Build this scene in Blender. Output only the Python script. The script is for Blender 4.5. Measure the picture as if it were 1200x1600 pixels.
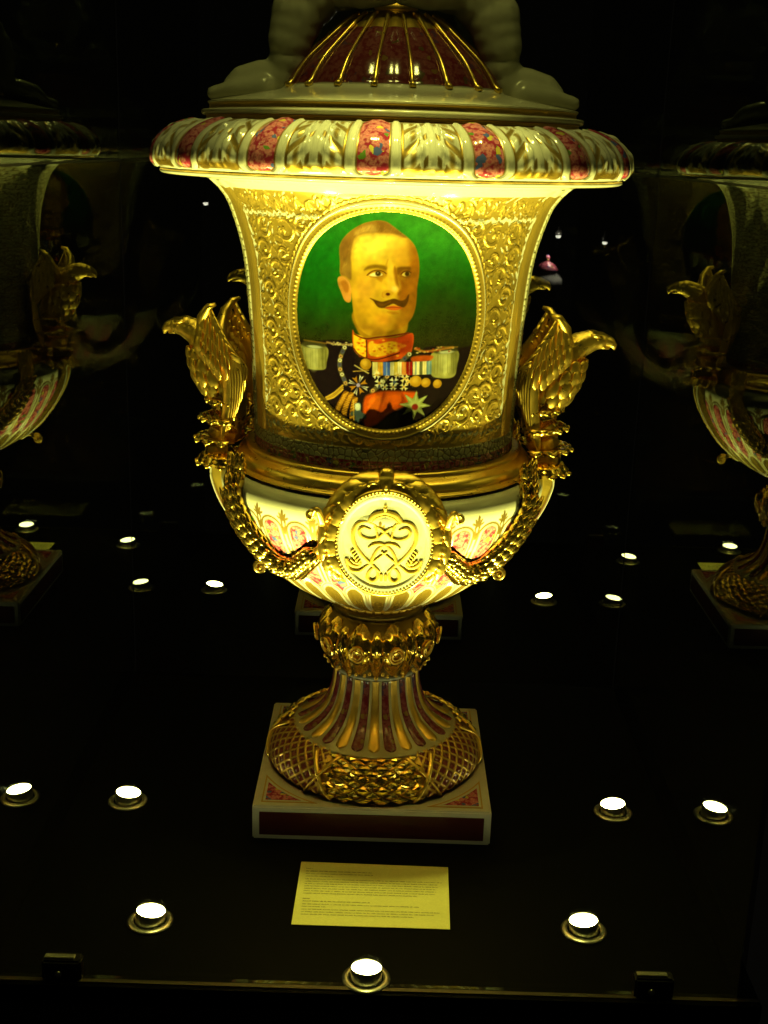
import bpy, bmesh, math, random
import numpy as np
from mathutils import Vector, Matrix, Quaternion
R=math.radians
sc=bpy.context.scene
for o in list(bpy.data.objects): bpy.data.objects.remove(o)
COL=sc.collection
# ------------------------------------------------------------------ camera, world, exposure
cam=bpy.data.cameras.new('camera'); cam.sensor_fit='VERTICAL'; cam.sensor_height=36; cam.lens=36*1925/1600
cam.clip_start=.02; cam.clip_end=200
co=bpy.data.objects.new('camera',cam); COL.objects.link(co); sc.camera=co
co.matrix_world=Matrix.Translation((0,-2.03,1.122))@Matrix.Rotation(R(90-16.5),4,'X')@Matrix.Rotation(R(1.75),4,'Z')
w=bpy.data.worlds.new('World'); sc.world=w; w.use_nodes=True
w.node_tree.nodes['Background'].inputs[0].default_value=(.6,.55,.4,1); w.node_tree.nodes['Background'].inputs[1].default_value=.0025
sc.render.engine='CYCLES'
sc.view_settings.view_transform='Standard'; sc.view_settings.look='None'; sc.view_settings.exposure=0; sc.view_settings.gamma=1
sc.cycles.max_bounces=10; sc.cycles.glossy_bounces=7; sc.cycles.transparent_max_bounces=12; sc.cycles.diffuse_bounces=3
sc.cycles.sample_clamp_indirect=4; sc.cycles.caustics_reflective=False; sc.cycles.caustics_refractive=False
LIGHT=(1.,.965,.19)          # the warm yellow of the showcase lamps
FLOOR_W=50.; TOP_W=40.
# ------------------------------------------------------------------ materials
def new_mat(name):
    m=bpy.data.materials.new(name); m.use_nodes=True; nt=m.node_tree; return m,nt,nt.nodes['Principled BSDF']
def N(nt,t,**k):
    n=nt.nodes.new(t)
    for a,b in k.items(): setattr(n,a,b)
    return n
def noise_bump(nt,b,scale,strength,dist=.001,detail=3):
    tc=N(nt,'ShaderNodeTexCoord'); n=N(nt,'ShaderNodeTexNoise'); n.inputs['Scale'].default_value=scale; n.inputs['Detail'].default_value=detail
    bp=N(nt,'ShaderNodeBump'); bp.inputs['Strength'].default_value=strength; bp.inputs['Distance'].default_value=dist
    nt.links.new(tc.outputs['Object'],n.inputs['Vector']); nt.links.new(n.outputs['Fac'],bp.inputs['Height']); nt.links.new(bp.outputs[0],b.inputs['Normal']); return n
GOLD=(.92,.60,.13); WHITE=(.80,.78,.70); DKGOLD=(.55,.34,.06)
def gold_mat(name,col=GOLD,rough=.22,bump=.25):
    m,nt,b=new_mat(name); b.inputs['Metallic'].default_value=1
    n=noise_bump(nt,b,70,bump,.0012)
    mr=N(nt,'ShaderNodeMapRange'); mr.inputs[3].default_value=rough*.75; mr.inputs[4].default_value=rough*1.5; nt.links.new(n.outputs['Fac'],mr.inputs[0]); nt.links.new(mr.outputs[0],b.inputs['Roughness'])
    cr=N(nt,'ShaderNodeMix',data_type='RGBA'); cr.inputs[6].default_value=(*[c*.82 for c in col],1); cr.inputs[7].default_value=(*col,1); nt.links.new(n.outputs['Fac'],cr.inputs[0]); nt.links.new(cr.outputs[2],b.inputs['Base Color'])
    return m
def rose_nodes(nt,scale=95.):
    """printed roses: pink petals in clusters, paler hearts, a few leaves and blue buds"""
    tc=N(nt,'ShaderNodeTexCoord'); L=nt.links.new
    nz=N(nt,'ShaderNodeTexNoise'); nz.inputs['Scale'].default_value=scale*.8; L(tc.outputs['Object'],nz.inputs['Vector'])
    mx=N(nt,'ShaderNodeMix',data_type='VECTOR'); mx.inputs[0].default_value=.012; L(tc.outputs['Object'],mx.inputs[4]); L(nz.outputs['Color'],mx.inputs[5])
    v=N(nt,'ShaderNodeTexVoronoi',feature='SMOOTH_F1'); v.inputs['Smoothness'].default_value=.35; v.inputs['Scale'].default_value=scale*1.15; L(mx.outputs[1],v.inputs['Vector'])
    r=N(nt,'ShaderNodeValToRGB'); e=r.color_ramp.elements; e[0].position=.0; e[0].color=(.88,.50,.44,1); e[1].position=.8; e[1].color=(.38,.03,.08,1)
    x=r.color_ramp.elements.new(.22); x.color=(.66,.11,.20,1); x=r.color_ramp.elements.new(.42); x.color=(.80,.30,.34,1)
    n2=N(nt,'ShaderNodeTexNoise'); n2.inputs['Scale'].default_value=scale*2.6; n2.inputs['Detail'].default_value=2; L(tc.outputs['Object'],n2.inputs['Vector'])
    ad=N(nt,'ShaderNodeMath',operation='MULTIPLY_ADD'); ad.inputs[1].default_value=.95; ad.inputs[2].default_value=-.38; L(n2.outputs['Fac'],ad.inputs[0])
    sm_=N(nt,'ShaderNodeMath',operation='ADD'); L(ad.outputs[0],sm_.inputs[0]); L(v.outputs['Distance'],sm_.inputs[1]); L(sm_.outputs[0],r.inputs[0])
    sp=N(nt,'ShaderNodeSeparateColor'); L(v.outputs['Color'],sp.inputs[0])
    r2=N(nt,'ShaderNodeValToRGB'); r2.color_ramp.interpolation='CONSTANT'; e=r2.color_ramp.elements; e[0].color=(0,0,0,1); e[1].position=.86; e[1].color=(1,1,1,1); L(sp.outputs[0],r2.inputs[0])
    r3=N(nt,'ShaderNodeValToRGB'); r3.color_ramp.interpolation='CONSTANT'; e=r3.color_ramp.elements; e[0].color=(.10,.14,.5,1); e[1].position=.5; e[1].color=(.16,.30,.05,1); x=r3.color_ramp.elements.new(.75); x.color=(.75,.6,.1,1); L(sp.outputs[1],r3.inputs[0])
    m=N(nt,'ShaderNodeMix',data_type='RGBA'); L(r2.outputs[0],m.inputs[0]); L(r.outputs[0],m.inputs[6]); L(r3.outputs[0],m.inputs[7])
    return m.outputs[2]
def decor_mat():
    m,nt,b=new_mat('decorated_porcelain'); L=nt.links.new
    c=N(nt,'ShaderNodeAttribute',attribute_name='col'); me=N(nt,'ShaderNodeAttribute',attribute_name='metal'); ro=N(nt,'ShaderNodeAttribute',attribute_name='rose')
    mx=N(nt,'ShaderNodeMix',data_type='RGBA'); L(ro.outputs['Fac'],mx.inputs[0]); L(c.outputs['Color'],mx.inputs[6]); L(rose_nodes(nt),mx.inputs[7]); L(mx.outputs[2],b.inputs['Base Color'])
    L(me.outputs['Fac'],b.inputs['Metallic'])
    mr=N(nt,'ShaderNodeMapRange'); mr.inputs[3].default_value=.12; mr.inputs[4].default_value=.42; L(me.outputs['Fac'],mr.inputs[0]); L(mr.outputs[0],b.inputs['Roughness'])
    n=noise_bump(nt,b,260,.12,.0006); b.inputs['IOR'].default_value=1.5
    return m
def plain(name,col,rough=.4,metal=0.,bump=None,spec=.5):
    m,nt,b=new_mat(name); b.inputs['Base Color'].default_value=(*col,1); b.inputs['Roughness'].default_value=rough; b.inputs['Metallic'].default_value=metal; b.inputs['Specular IOR Level'].default_value=spec
    n=noise_bump(nt,b,*(bump or (120,.05)))
    cr=N(nt,'ShaderNodeMix',data_type='RGBA'); cr.inputs[6].default_value=(*[c*.85 for c in col],1); cr.inputs[7].default_value=(*[min(1,c*1.08) for c in col],1); nt.links.new(n.outputs['Fac'],cr.inputs[0]); nt.links.new(cr.outputs[2],b.inputs['Base Color'])
    return m
def glass_mat(name,refl,edge,tint):
    """showcase pane: part of the light is mirrored (more at a glancing angle), the rest passes, dimmed by the tint"""
    m=bpy.data.materials.new(name); m.use_nodes=True; nt=m.node_tree; nt.nodes.clear(); L=nt.links.new
    lw=N(nt,'ShaderNodeLayerWeight'); lw.inputs[0].default_value=.35
    mr=N(nt,'ShaderNodeMapRange'); mr.inputs[3].default_value=refl; mr.inputs[4].default_value=edge; L(lw.outputs['Facing'],mr.inputs[0])
    g=N(nt,'ShaderNodeBsdfGlossy'); g.inputs['Roughness'].default_value=.0; g.inputs['Color'].default_value=(.95,1,.93,1)
    t=N(nt,'ShaderNodeBsdfTransparent'); t.inputs['Color'].default_value=(*tint,1)
    mx=N(nt,'ShaderNodeMixShader'); L(mr.outputs[0],mx.inputs[0]); L(t.outputs[0],mx.inputs[1]); L(g.outputs[0],mx.inputs[2])
    o=N(nt,'ShaderNodeOutputMaterial'); L(mx.outputs[0],o.inputs[0]); return m
def emit(name,col,s):
    m=bpy.data.materials.new(name); m.use_nodes=True; nt=m.node_tree; nt.nodes.clear()
    e=N(nt,'ShaderNodeEmission'); e.inputs[0].default_value=(*col,1); e.inputs[1].default_value=s
    o=N(nt,'ShaderNodeOutputMaterial'); nt.links.new(e.outputs[0],o.inputs[0]); return m
def rose_mat(name,k=1.):
    m,nt,b=new_mat(name); mx=N(nt,'ShaderNodeMix',data_type='RGBA'); mx.inputs[0].default_value=1-k; mx.inputs[7].default_value=(.10,.01,.015,1)
    nt.links.new(rose_nodes(nt,110.),mx.inputs[6]); nt.links.new(mx.outputs[2],b.inputs['Base Color']); b.inputs['Roughness'].default_value=.18; return m
M=dict(decor=decor_mat(),gold=gold_mat('polished_gilding',(.98,.66,.15),.27,.2),dull=gold_mat('matt_gilding',(.72,.46,.10),.36,.4),bright=gold_mat('burnished_gilding',(.95,.64,.15),.15,.2),soft=gold_mat('satin_gilding',(.85,.58,.12),.42,.2),white=plain('white_porcelain',WHITE,.12,bump=(40,.03)),
 bisque=plain('figure_porcelain',(.42,.41,.33),.22,bump=(30,.05)),rose=rose_mat('rose_print'),rose_dark=rose_mat('deep_rose_print',.25),crimson=plain('crimson_glaze',(.075,.014,.014),.25,bump=(180,.2)),
 black=plain('black_floor_laminate',(.0005,.0005,.0004),.55,bump=(500,.05),spec=.05),steel=plain('brushed_steel',(.62,.60,.55),.3,1.),dark=plain('dark_bracket',(.012,.011,.01),.4,spec=.3),
 wood=plain('stained_fascia',(.035,.022,.012),.5,bump=(60,.1)),card=plain('yellow_card',(.84,.79,.24),.7,bump=(300,.05)),ink=plain('black_ink',(.03,.025,.01),.8),
 mirror=glass_mat('tinted_pane',.38,.62,(.35,.35,.33)),clear=glass_mat('clear_front_pane',.015,.22,(.97,.98,.96)),
 blacksteel=plain('blackened_steel',(.10,.09,.07),.45,1.),pane_body=glass_mat('pane_body',.0,.04,(.6,.6,.57)),joint=plain('pane_sealant',(.01,.01,.008),.5),lens=emit('lit_lamp_lens',(1.,.96,.36),70.),top_lens=emit('lit_downlight_lens',(1.,.96,.22),130.),far=emit('far_lamp',(1,.97,.85),6.))
M['strap']=gold_mat('strap_gilding',(.50,.34,.05),.38,.2); M['strap'].node_tree.nodes['Principled BSDF'].inputs['Metallic'].default_value=.55
M['soft'].node_tree.nodes['Principled BSDF'].inputs['Metallic'].default_value=.5
# ------------------------------------------------------------------ mesh helpers
def link(o,parent=None):
    COL.objects.link(o)
    if parent is not None: o.parent=parent
    return o
def meshdata(name,V,F,mat=None,smooth=True,attrs=None):
    me=bpy.data.meshes.new(name); V=np.asarray(V,np.float32)
    if isinstance(F,np.ndarray) and F.shape[1]==4:
        n=len(F); me.vertices.add(len(V)); me.vertices.foreach_set('co',V.ravel()); me.loops.add(4*n); me.loops.foreach_set('vertex_index',F.ravel().astype(np.int32))
        me.polygons.add(n); me.polygons.foreach_set('loop_start',np.arange(0,4*n,4,dtype=np.int32)); me.update(calc_edges=True)
    else: me.from_pydata([tuple(v) for v in V.tolist()],[],[tuple(f) for f in F]); me.update()
    me.polygons.foreach_set('use_smooth',np.full(len(me.polygons),smooth,bool))
    if attrs:
        a=me.attributes.new('col','FLOAT_COLOR','POINT'); c=np.ones((len(V),4),np.float32); c[:,:3]=attrs['col']; a.data.foreach_set('color',c.ravel())
        for k in ('metal','rose'):
            a=me.attributes.new(k,'FLOAT','POINT'); a.data.foreach_set('value',np.asarray(attrs[k],np.float32).ravel())
    if mat: me.materials.append(M[mat])
    return me
def obj(name,V,F,mat,parent=None,smooth=True,attrs=None):
    return link(bpy.data.objects.new(name,meshdata(name,V,F,mat,smooth,attrs)),parent)
def put(name,me,parent,mat4=None):
    o=link(bpy.data.objects.new(name,me),parent)
    if mat4 is not None: o.matrix_local=mat4
    return o
def empty(name,loc=(0,0,0)):
    o=bpy.data.objects.new(name,None); o.location=loc; o.empty_display_size=.05; COL.objects.link(o); return o
def tag(o,label=None,cat=None,group=None,kind=None):
    for k,v in (('label',label),('category',cat),('group',group),('kind',kind)):
        if v: o[k]=v
    return o
class MB:
    def __init__(s): s.V=[];s.F=[]
    def add(s,V,F): n=len(s.V); s.V+=[tuple(v) for v in V]; s.F+=[tuple(i+n for i in f) for f in F]; return s
    def tube(s,P,r,n=8,side=None,thick=None,up=(0,0,1)):
        """sweep; r = half width, thick = half thickness along the normal (defaults to round)"""
        P=[Vector(p) for p in P]; m=len(P); r=[r]*m if np.isscalar(r) else list(r); thick=r if thick is None else ([thick]*m if np.isscalar(thick) else list(thick))
        V=[];u=Vector(up)
        for i,p in enumerate(P):
            t=(P[min(i+1,m-1)]-P[max(i-1,0)]).normalized()
            if side is None: a=t.cross(u); a=a if a.length>1e-4 else t.cross(Vector((1,0,.1)))
            else: a=Vector(side[i] if isinstance(side,list) else side); a=a-t*a.dot(t)
            a.normalize(); b=a.cross(t).normalized()
            for k in range(n):
                q=2*math.pi*k/n; V.append(p+a*(r[i]*math.cos(q))+b*(thick[i]*math.sin(q)))
        F=[(i*n+k,i*n+(k+1)%n,(i+1)*n+(k+1)%n,(i+1)*n+k) for i in range(m-1) for k in range(n)]
        F+=[tuple(range(n-1,-1,-1)),tuple(range((m-1)*n,m*n))]
        return s.add(V,F)
    def ball(s,c,r,nu=10,nv=6,sz=1.):
        V=[(c[0],c[1],c[2]+r*sz)]
        for j in range(1,nv):
            for k in range(nu):
                a=math.pi*j/nv;b=2*math.pi*k/nu; V.append((c[0]+r*math.sin(a)*math.cos(b),c[1]+r*math.sin(a)*math.sin(b),c[2]+r*sz*math.cos(a)))
        V.append((c[0],c[1],c[2]-r*sz)); F=[(0,1+k,1+(k+1)%nu) for k in range(nu)]
        for j in range(nv-2): F+=[(1+j*nu+k,1+(j+1)*nu+k,1+(j+1)*nu+(k+1)%nu,1+j*nu+(k+1)%nu) for k in range(nu)]
        b=1+(nv-2)*nu; F+=[(b+k,len(V)-1,b+(k+1)%nu) for k in range(nu)]
        return s.add(V,F)
    def box(s,c,h,bev=0):
        bm=bmesh.new(); bmesh.ops.create_cube(bm,size=1,matrix=Matrix.Translation(c)@Matrix.Diagonal((2*h[0],2*h[1],2*h[2],1)))
        if bev: bmesh.ops.bevel(bm,geom=bm.edges[:],offset=bev,segments=2,affect='EDGES')
        bm.verts.index_update(); V=[v.co.copy() for v in bm.verts]; F=[[v.index for v in f.verts] for f in bm.faces]; bm.free(); return s.add(V,F)
    def lathe(s,prof,n=48,close=True):
        m=len(prof); V=[(r*math.cos(2*math.pi*k/n),r*math.sin(2*math.pi*k/n),z) for r,z in prof for k in range(n)]
        F=[(i*n+k,i*n+(k+1)%n,(i+1)*n+(k+1)%n,(i+1)*n+k) for i in range(m-1) for k in range(n)]
        if close: F+=[tuple(range(n-1,-1,-1)),tuple(range((m-1)*n,m*n))]
        return s.add(V,F)
    def data(s,name,mat,smooth=True): return meshdata(name,s.V,s.F,mat,smooth)
    def build(s,name,mat,parent=None,smooth=True): return obj(name,s.V,s.F,mat,parent,smooth)
def spline(pts, n=8, closed=True):
    P=np.array(pts,float); N=len(P); out=[]
    rng=range(N) if closed else range(N-1)
    for i in rng:
        if closed: p0,p1,p2,p3=P[i-1],P[i],P[(i+1)%N],P[(i+2)%N]
        else: p0,p1,p2,p3=P[max(i-1,0)],P[i],P[i+1],P[min(i+2,N-1)]
        t=np.linspace(0,1,n,endpoint=False)[:,None]
        out.append(.5*((2*p1)+(-p0+p2)*t+(2*p0-5*p1+4*p2-p3)*t*t+(-p0+3*p1-3*p2+p3)*t**3))
    if not closed: out.append(P[-1:])
    return np.concatenate(out)
def sdist(x,y,P,closed=True):
    """signed distance (negative inside) from points to a polygon / distance to an open line"""
    d=np.full(x.shape,1e18); ins=np.zeros(x.shape,bool)
    N=len(P)
    for i in range(N if closed else N-1):
        a=P[i];b=P[(i+1)%N]; ex,ey=b-a; L=ex*ex+ey*ey+1e-12
        t=np.clip(((x-a[0])*ex+(y-a[1])*ey)/L,0,1)
        d=np.minimum(d,(x-a[0]-t*ex)**2+(y-a[1]-t*ey)**2)
        if closed:
            c=((a[1]>y)!=(b[1]>y))
            xi=a[0]+(y-a[1])*ex/(ey if abs(ey)>1e-12 else 1e-12)
            ins^=c&(x<xi)
    d=np.sqrt(d)
    return np.where(ins,-d,d) if closed else d
class Canvas:
    """a picture painted with soft strokes, evaluated at scattered points"""
    def __init__(s,x,y): s.x=x;s.y=y;s.c=np.zeros((len(x),3))
    def mixin(s,m,a,col): s.c[m]+=(np.array(col)/255.-s.c[m])*a[:,None]
    def fill(s,pts,col,blur=1.,op=1.,smooth=True,mirror=None):
        blur=max(blur,.9)
        P=spline(pts) if smooth else np.array(pts,float)
        b=blur*1.2+.5
        m=np.where((s.x>P[:,0].min()-b)&(s.x<P[:,0].max()+b)&(s.y>P[:,1].min()-b)&(s.y<P[:,1].max()+b))[0]
        if len(m)==0: return
        d=sdist(s.x[m],s.y[m],P); a=np.clip(.5-d/(2*blur),0,1); a=a*a*(3-2*a)*op
        s.mixin(m,a,col)
    def line(s,pts,w,col,blur=.6,op=1.):
        blur=max(blur,.8)
        P=spline(pts,6,False) if len(pts)>2 else np.array(pts,float); b=w+blur+1
        m=np.where((s.x>P[:,0].min()-b)&(s.x<P[:,0].max()+b)&(s.y>P[:,1].min()-b)&(s.y<P[:,1].max()+b))[0]
        if len(m)==0: return
        d=sdist(s.x[m],s.y[m],P,False); a=np.clip(.5-(d-w/2)/(2*blur),0,1)*op
        s.mixin(m,a,col)
    def ell(s,cx,cy,rx,ry,col,soft=.3,op=1.):
        q=np.sqrt(((s.x-cx)/rx)**2+((s.y-cy)/ry)**2); m=np.where(q<1+soft)[0]
        if len(m)==0: return
        a=np.clip((1+soft-q[m])/(2*soft),0,1); a=a*a*(3-2*a)*op; s.mixin(m,a,col)
def paint_portrait(x,y):
    cv=Canvas(x,y); rg=np.random.RandomState(4)
    A=lambda L:[(520+a/8.,335+b/8.) for a,b in L]
    B=lambda L:[(455+a/4.138,520+b/4.138) for a,b in L]
    # green ground, falling off to a warm dark at the shoulders
    ks=[300,330,400,450,490,530,560,700]; cs=np.array([(52,120,24),(44,116,22),(26,104,14),(26,92,8),(34,66,6),(40,44,6),(34,28,8),(24,16,8)])
    for k in range(3): cv.c[:,k]=np.interp(y,ks,cs[:,k])/255.
    cv.ell(690,350,70,60,(70,140,34),.9,.5); cv.ell(500,430,40,60,(14,96,14),.9,.4)
    cv.ell(690,500,50,70,(40,36,8),.9,.55)
    cv.c+=rg.normal(0,.012,len(x))[:,None]
    # coat
    cv.fill([(440,548),(480,536),(540,531),(556,545),(600,562),(650,556),(668,541),(715,545),(760,560),(760,690),(440,690)],(30,20,12),1.5)
    cv.fill([(500,540),(535,533),(552,548),(560,600),(545,650),(505,640),(490,600)],(24,14,14),3,.8)
    # neck and collar
    cv.fill(A([(260,1200),(300,1420),(420,1540),(700,1530),(900,1470),(940,1300),(900,1150),(600,1100)]),(150,105,12),2)
    cv.fill([(551,514),(556,522),(566,527),(580,528),(600,526),(625,524),(645,519),(644,545),(636,556),(618,560),(600,563),(585,563),(570,557),(553,545)],(190,72,12),1.2)
    cv.fill(B([(403,5),(420,0),(475,30),(485,140),(440,140),(408,95)]),(226,166,20),1.3)
    cv.fill(B([(505,50),(560,62),(640,45),(700,55),(745,72),(700,100),(640,125),(560,145),(505,125)]),(220,160,20),1.5)
    for i in range(70):
        px=rg.uniform(556,640);py=rg.uniform(526,556); cv.ell(px,py,2.2,1.5,(238,190,40) if i%2 else (168,60,8),.6,.55)
    cv.fill(B([(690,20),(780,0),(775,90),(700,120)]),(150,40,8),3,.6)
    cv.line(B([(488,40),(489,150)]),1.8,(60,34,6)); cv.line(B([(410,0),(450,20),(490,28),(560,18),(640,10),(760,-10)]),2.2,(96,34,8))
    cv.line(B([(405,95),(440,135),(500,160),(570,160),(700,120)]),1.8,(80,26,8))
    # head
    head=A([(100,740),(100,600),(95,460),(110,370),(170,280),(260,200),(380,130),(500,95),(590,85),(680,105),(760,160),(850,230),(950,310),(1020,400),(1060,520),(1075,640),(1070,760),(1050,900),(1045,1020),(1030,1150),(990,1270),(900,1370),(760,1430),(620,1470),(480,1500),(390,1460),(310,1380),(270,1260),(250,1120),(230,950),(180,860)])
    before=cv.c.copy(); cv.fill(head,(190,142,22),1.6)
    hair=A([(100,740),(100,600),(95,460),(110,370),(170,280),(260,200),(380,130),(500,95),(590,85),(680,105),(760,160),(850,230),(930,290),(860,290),(760,250),(640,245),(520,240),(400,250),(310,290),(265,380),(240,520),(240,680),(235,800),(180,770)])
    face=A([(250,560),(262,420),(310,300),(410,262),(560,255),(720,258),(850,290),(950,370),(1010,480),(1030,620),(1030,760),(1010,900),(980,1080),(930,1240),(840,1340),(700,1400),(560,1390),(420,1340),(320,1240),(270,1060),(245,860)])
    cv.fill(face,(206,158,26),5)
    # shade on the far side of the face
    cv.fill(A([(940,320),(1030,420),(1085,600),(1080,800),(1060,1050),(1010,1260),(900,1390),(760,1440),(800,1300),(870,1180),(860,1000),(880,860),(930,700),(960,560),(940,430)]),(120,66,6),6,.85)
    cv.fill(A([(820,780),(900,840),(930,1000),(900,1180),(840,1160),(820,1000),(850,900)]),(124,62,8),4,.75)
    cv.ell(*A([(960,860)])[0],8,14,(176,104,14),.8,.7)
    cv.fill(A([(560,1400),(700,1440),(860,1400),(980,1290),(960,1400),(800,1500),(620,1520),(480,1500)]),(120,74,8),4,.8)
    cv.fill(A([(800,420),(960,380),(1080,600),(1080,900),(1050,1150),(960,1330),(800,1420),(760,1300),(830,1150),(800,1000),(840,860),(800,760),(790,600)]),(142,84,8),9,.55)
    cv.fill(A([(260,1080),(420,1130),(560,1190),(700,1240),(860,1200),(960,1180),(900,1400),(700,1480),(450,1480),(300,1380)]),(168,116,14),9,.5)
    # light planes
    cv.ell(*A([(470,400)])[0],26,18,(244,210,70),.95,.9); cv.ell(*A([(640,330)])[0],26,9,(236,196,62),.95,.75)
    cv.ell(*A([(820,430)])[0],16,20,(222,166,44),.95,.6); cv.ell(*A([(330,560)])[0],10,18,(238,196,50),.9,.6)
    cv.ell(*A([(500,860)])[0],15,14,(226,166,34),.95,.75); cv.ell(*A([(380,950)])[0],14,20,(218,148,40),.95,.55)
    cv.ell(*A([(400,1190)])[0],17,20,(202,146,18),.95,.6); cv.ell(*A([(640,1300)])[0],11,9,(214,138,22),.9,.75)
    cv.ell(*A([(470,1390)])[0],15,5,(150,100,14),.9,.6)
    # hair
    cv.fill(hair,(140,98,26),2.2); cv.fill(A([(300,220),(420,150),(520,140),(560,200),(520,235),(400,240),(310,270)]),(190,148,56),4,.7)
    cv.fill(A([(560,100),(700,130),(820,230),(900,280),(760,245),(620,230),(580,160)]),(126,84,22),3,.75)
    cv.fill(A([(110,420),(160,330),(250,300),(220,420),(190,560),(120,600)]),(132,88,26),4,.7)
    cv.fill(A([(130,700),(180,560),(235,600),(228,790),(160,760)]),(150,112,36),3,.6)
    for i in range(90):
        a=rg.uniform(0,1); px=np.interp(a,[0,.4,1],[125,330,860]);py=np.interp(a,[0,.4,1],[640,200,250])+rg.uniform(-60,60); px+=rg.uniform(-30,60)
        q=A([(px,py),(px+rg.uniform(10,40),py-rg.uniform(20,60))]); cv.line(q,.7,(92,60,12) if i%2 else (206,164,70),.5,.22)
    cv.line(A([(262,560),(262,420),(310,305),(410,262),(560,252),(720,255),(850,285)]),2.5,(186,138,40),2.2,.6)
    hm=np.clip(.5-sdist(x,y,spline(head))/2.4,0,1)[:,None]; cv.c=before+(cv.c-before)*hm      # keep the soft planes inside the outline
    # ear
    cv.fill(A([(70,800),(110,765),(180,790),(225,850),(240,940),(235,1060),(200,1090),(150,1060),(110,960),(78,880)]),(206,136,40),1.2)
    cv.fill(A([(110,840),(160,820),(205,880),(200,960),(160,960),(130,900)]),(160,90,14),2.,.6); cv.ell(*A([(195,1030)])[0],4,5,(224,148,58),.7,.7)
    cv.line(A([(85,800),(130,780),(200,830),(230,930)]),1.3,(226,160,70),.9,.6)
    # brows, eyes
    cv.fill(A([(400,690),(440,640),(520,620),(620,625),(680,650),(660,690),(560,665),(470,675)]),(110,76,8),2.4,.85)
    cv.fill(A([(800,660),(880,645),(960,650),(960,690),(880,690),(810,740)]),(96,58,6),2.4,.85)
    cv.fill(A([(440,740),(500,690),(600,670),(680,700),(680,760),(600,800),(500,770)]),(140,92,10),3,.6)
    cv.fill(A([(462,748),(505,722),(560,712),(605,722),(622,745),(570,762),(505,762)]),(230,206,120),1.)
    cv.ell(*A([(570,728)])[0],4.4,4.0,(62,44,6),.35); cv.ell(*A([(566,720)])[0],1,1,(180,160,90),.5,.8)
    cv.line(A([(435,750),(490,705),(560,688),(630,702),(670,730)]),1.5,(84,44,6),.7,.95); cv.line(A([(470,770),(560,775),(630,760)]),1.1,(160,100,16),.8,.7)
    cv.fill(A([(560,780),(620,790),(610,830),(570,810)]),(150,92,8),2,.55)
    cv.fill(A([(810,700),(880,690),(960,700),(960,770),(880,780),(820,760)]),(110,62,6),3,.6)
    cv.fill(A([(862,745),(890,715),(940,712),(960,735),(930,762),(890,762)]),(212,176,70),.9,.95); cv.ell(*A([(925,732)])[0],3.6,3.8,(64,42,6),.4)
    cv.line(A([(850,735),(890,702),(945,700),(970,720)]),1.3,(76,40,6),.7,.9)
    # nose
    cv.fill(A([(770,640),(800,700),(815,800),(830,900),(860,960),(820,1000),(800,960),(770,840),(755,720)]),(128,76,8),2.2,.85)
    cv.fill(A([(700,560),(745,600),(760,720),(785,840),(825,915),(800,965),(740,960),(690,930),(680,800),(690,680)]),(224,172,40),3,.85)
    cv.ell(*A([(770,915)])[0],4.5,4,(244,192,84),.8,.8); cv.line(A([(690,560),(672,610),(660,650)]),1.6,(160,112,16),1.2,.6)
    cv.fill(A([(610,1000),(640,940),(700,930),(760,970),(700,1010),(640,1020)]),(198,140,24),2,.8)
    cv.ell(*A([(690,980)])[0],3.2,2.2,(84,34,6),.5); cv.line(A([(625,960),(618,1000),(640,1020)]),1.2,(168,110,14),.8,.6)
    # moustache with turned-up points, lips, chin
    cv.fill(A([(470,1030),(540,1052),(620,1072),(700,1050),(770,1035),(850,1060),(905,1040),(930,1000),(950,990),(935,1080),(890,1140),(820,1130),(760,1100),(700,1120),(640,1150),(580,1145),(540,1110),(510,1065)]),(78,46,6),1.5)
    cv.fill(A([(560,1080),(640,1090),(720,1060),(700,1100),(620,1130),(560,1120)]),(104,64,6),2,.7)
    cv.fill(A([(660,1150),(740,1120),(820,1130),(860,1150),(800,1178),(720,1175)]),(196,92,20),1.3); cv.line(A([(650,1150),(740,1140),(850,1148)]),1.1,(120,44,6),.7,.85)
    cv.fill(A([(680,1195),(780,1190),(820,1220),(740,1230)]),(148,88,8),2,.6)
    # epaulettes
    for k,(a,b) in enumerate([(45,225),(915,1080)]):
        dy=0 if k==0 else 30
        cv.fill(B([(a,95+dy),(b,95+dy),(b-2,200+dy),(b-20,245+dy+(20 if k else 0)),(a+60,250+dy+(20 if k else 0)),(a-10 if k else a+20,235+dy)]),(150,142,62),1.2)
        cv.fill(B([(a+50,100+dy),(b-60,100+dy),(b-70,240+dy),(a+70,240+dy)]),(190,184,104),5,.7)
        cv.fill(B([(b-40,95+dy),(b,95+dy),(b,200+dy),(b-30,240+dy)]),(96,90,30),2.5,.6)
        for i in range(26): xx=rg.uniform(a+8,b-8); cv.line(B([(xx,115+dy),(xx+rg.uniform(-4,4),235+dy)]),.5,(120,112,44) if i%2 else (206,200,130),.5,.35)
        cv.ell(455+((a+b)/2)/4.138,520+(85+dy)/4.138,20,5.5,(64,58,22),.25); cv.ell(455+((a+b)/2+10)/4.138,520+(98+dy)/4.138,12,2.4,(196,196,140),.4,.9)
        cv.line(B([(a+30,60+dy),(b,70+dy)]),2.2,(150,110,30),1,.7)
    cv.line(B([(230,62),(300,72),(395,68)]),3,(168,132,70),1,.9); cv.line(B([(800,95),(860,115),(940,110),(1050,100)]),3.2,(176,112,30),1.2,.9)
    cv.fill(B([(780,150),(860,140),(920,150),(890,180),(790,185)]),(184,74,10),2,.9)
    for i in range(22): cv.ell(455+rg.uniform(235,390)/4.138,520+rg.uniform(58,78)/4.138,1.6,1.,(214,196,120),.5,.6)
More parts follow.
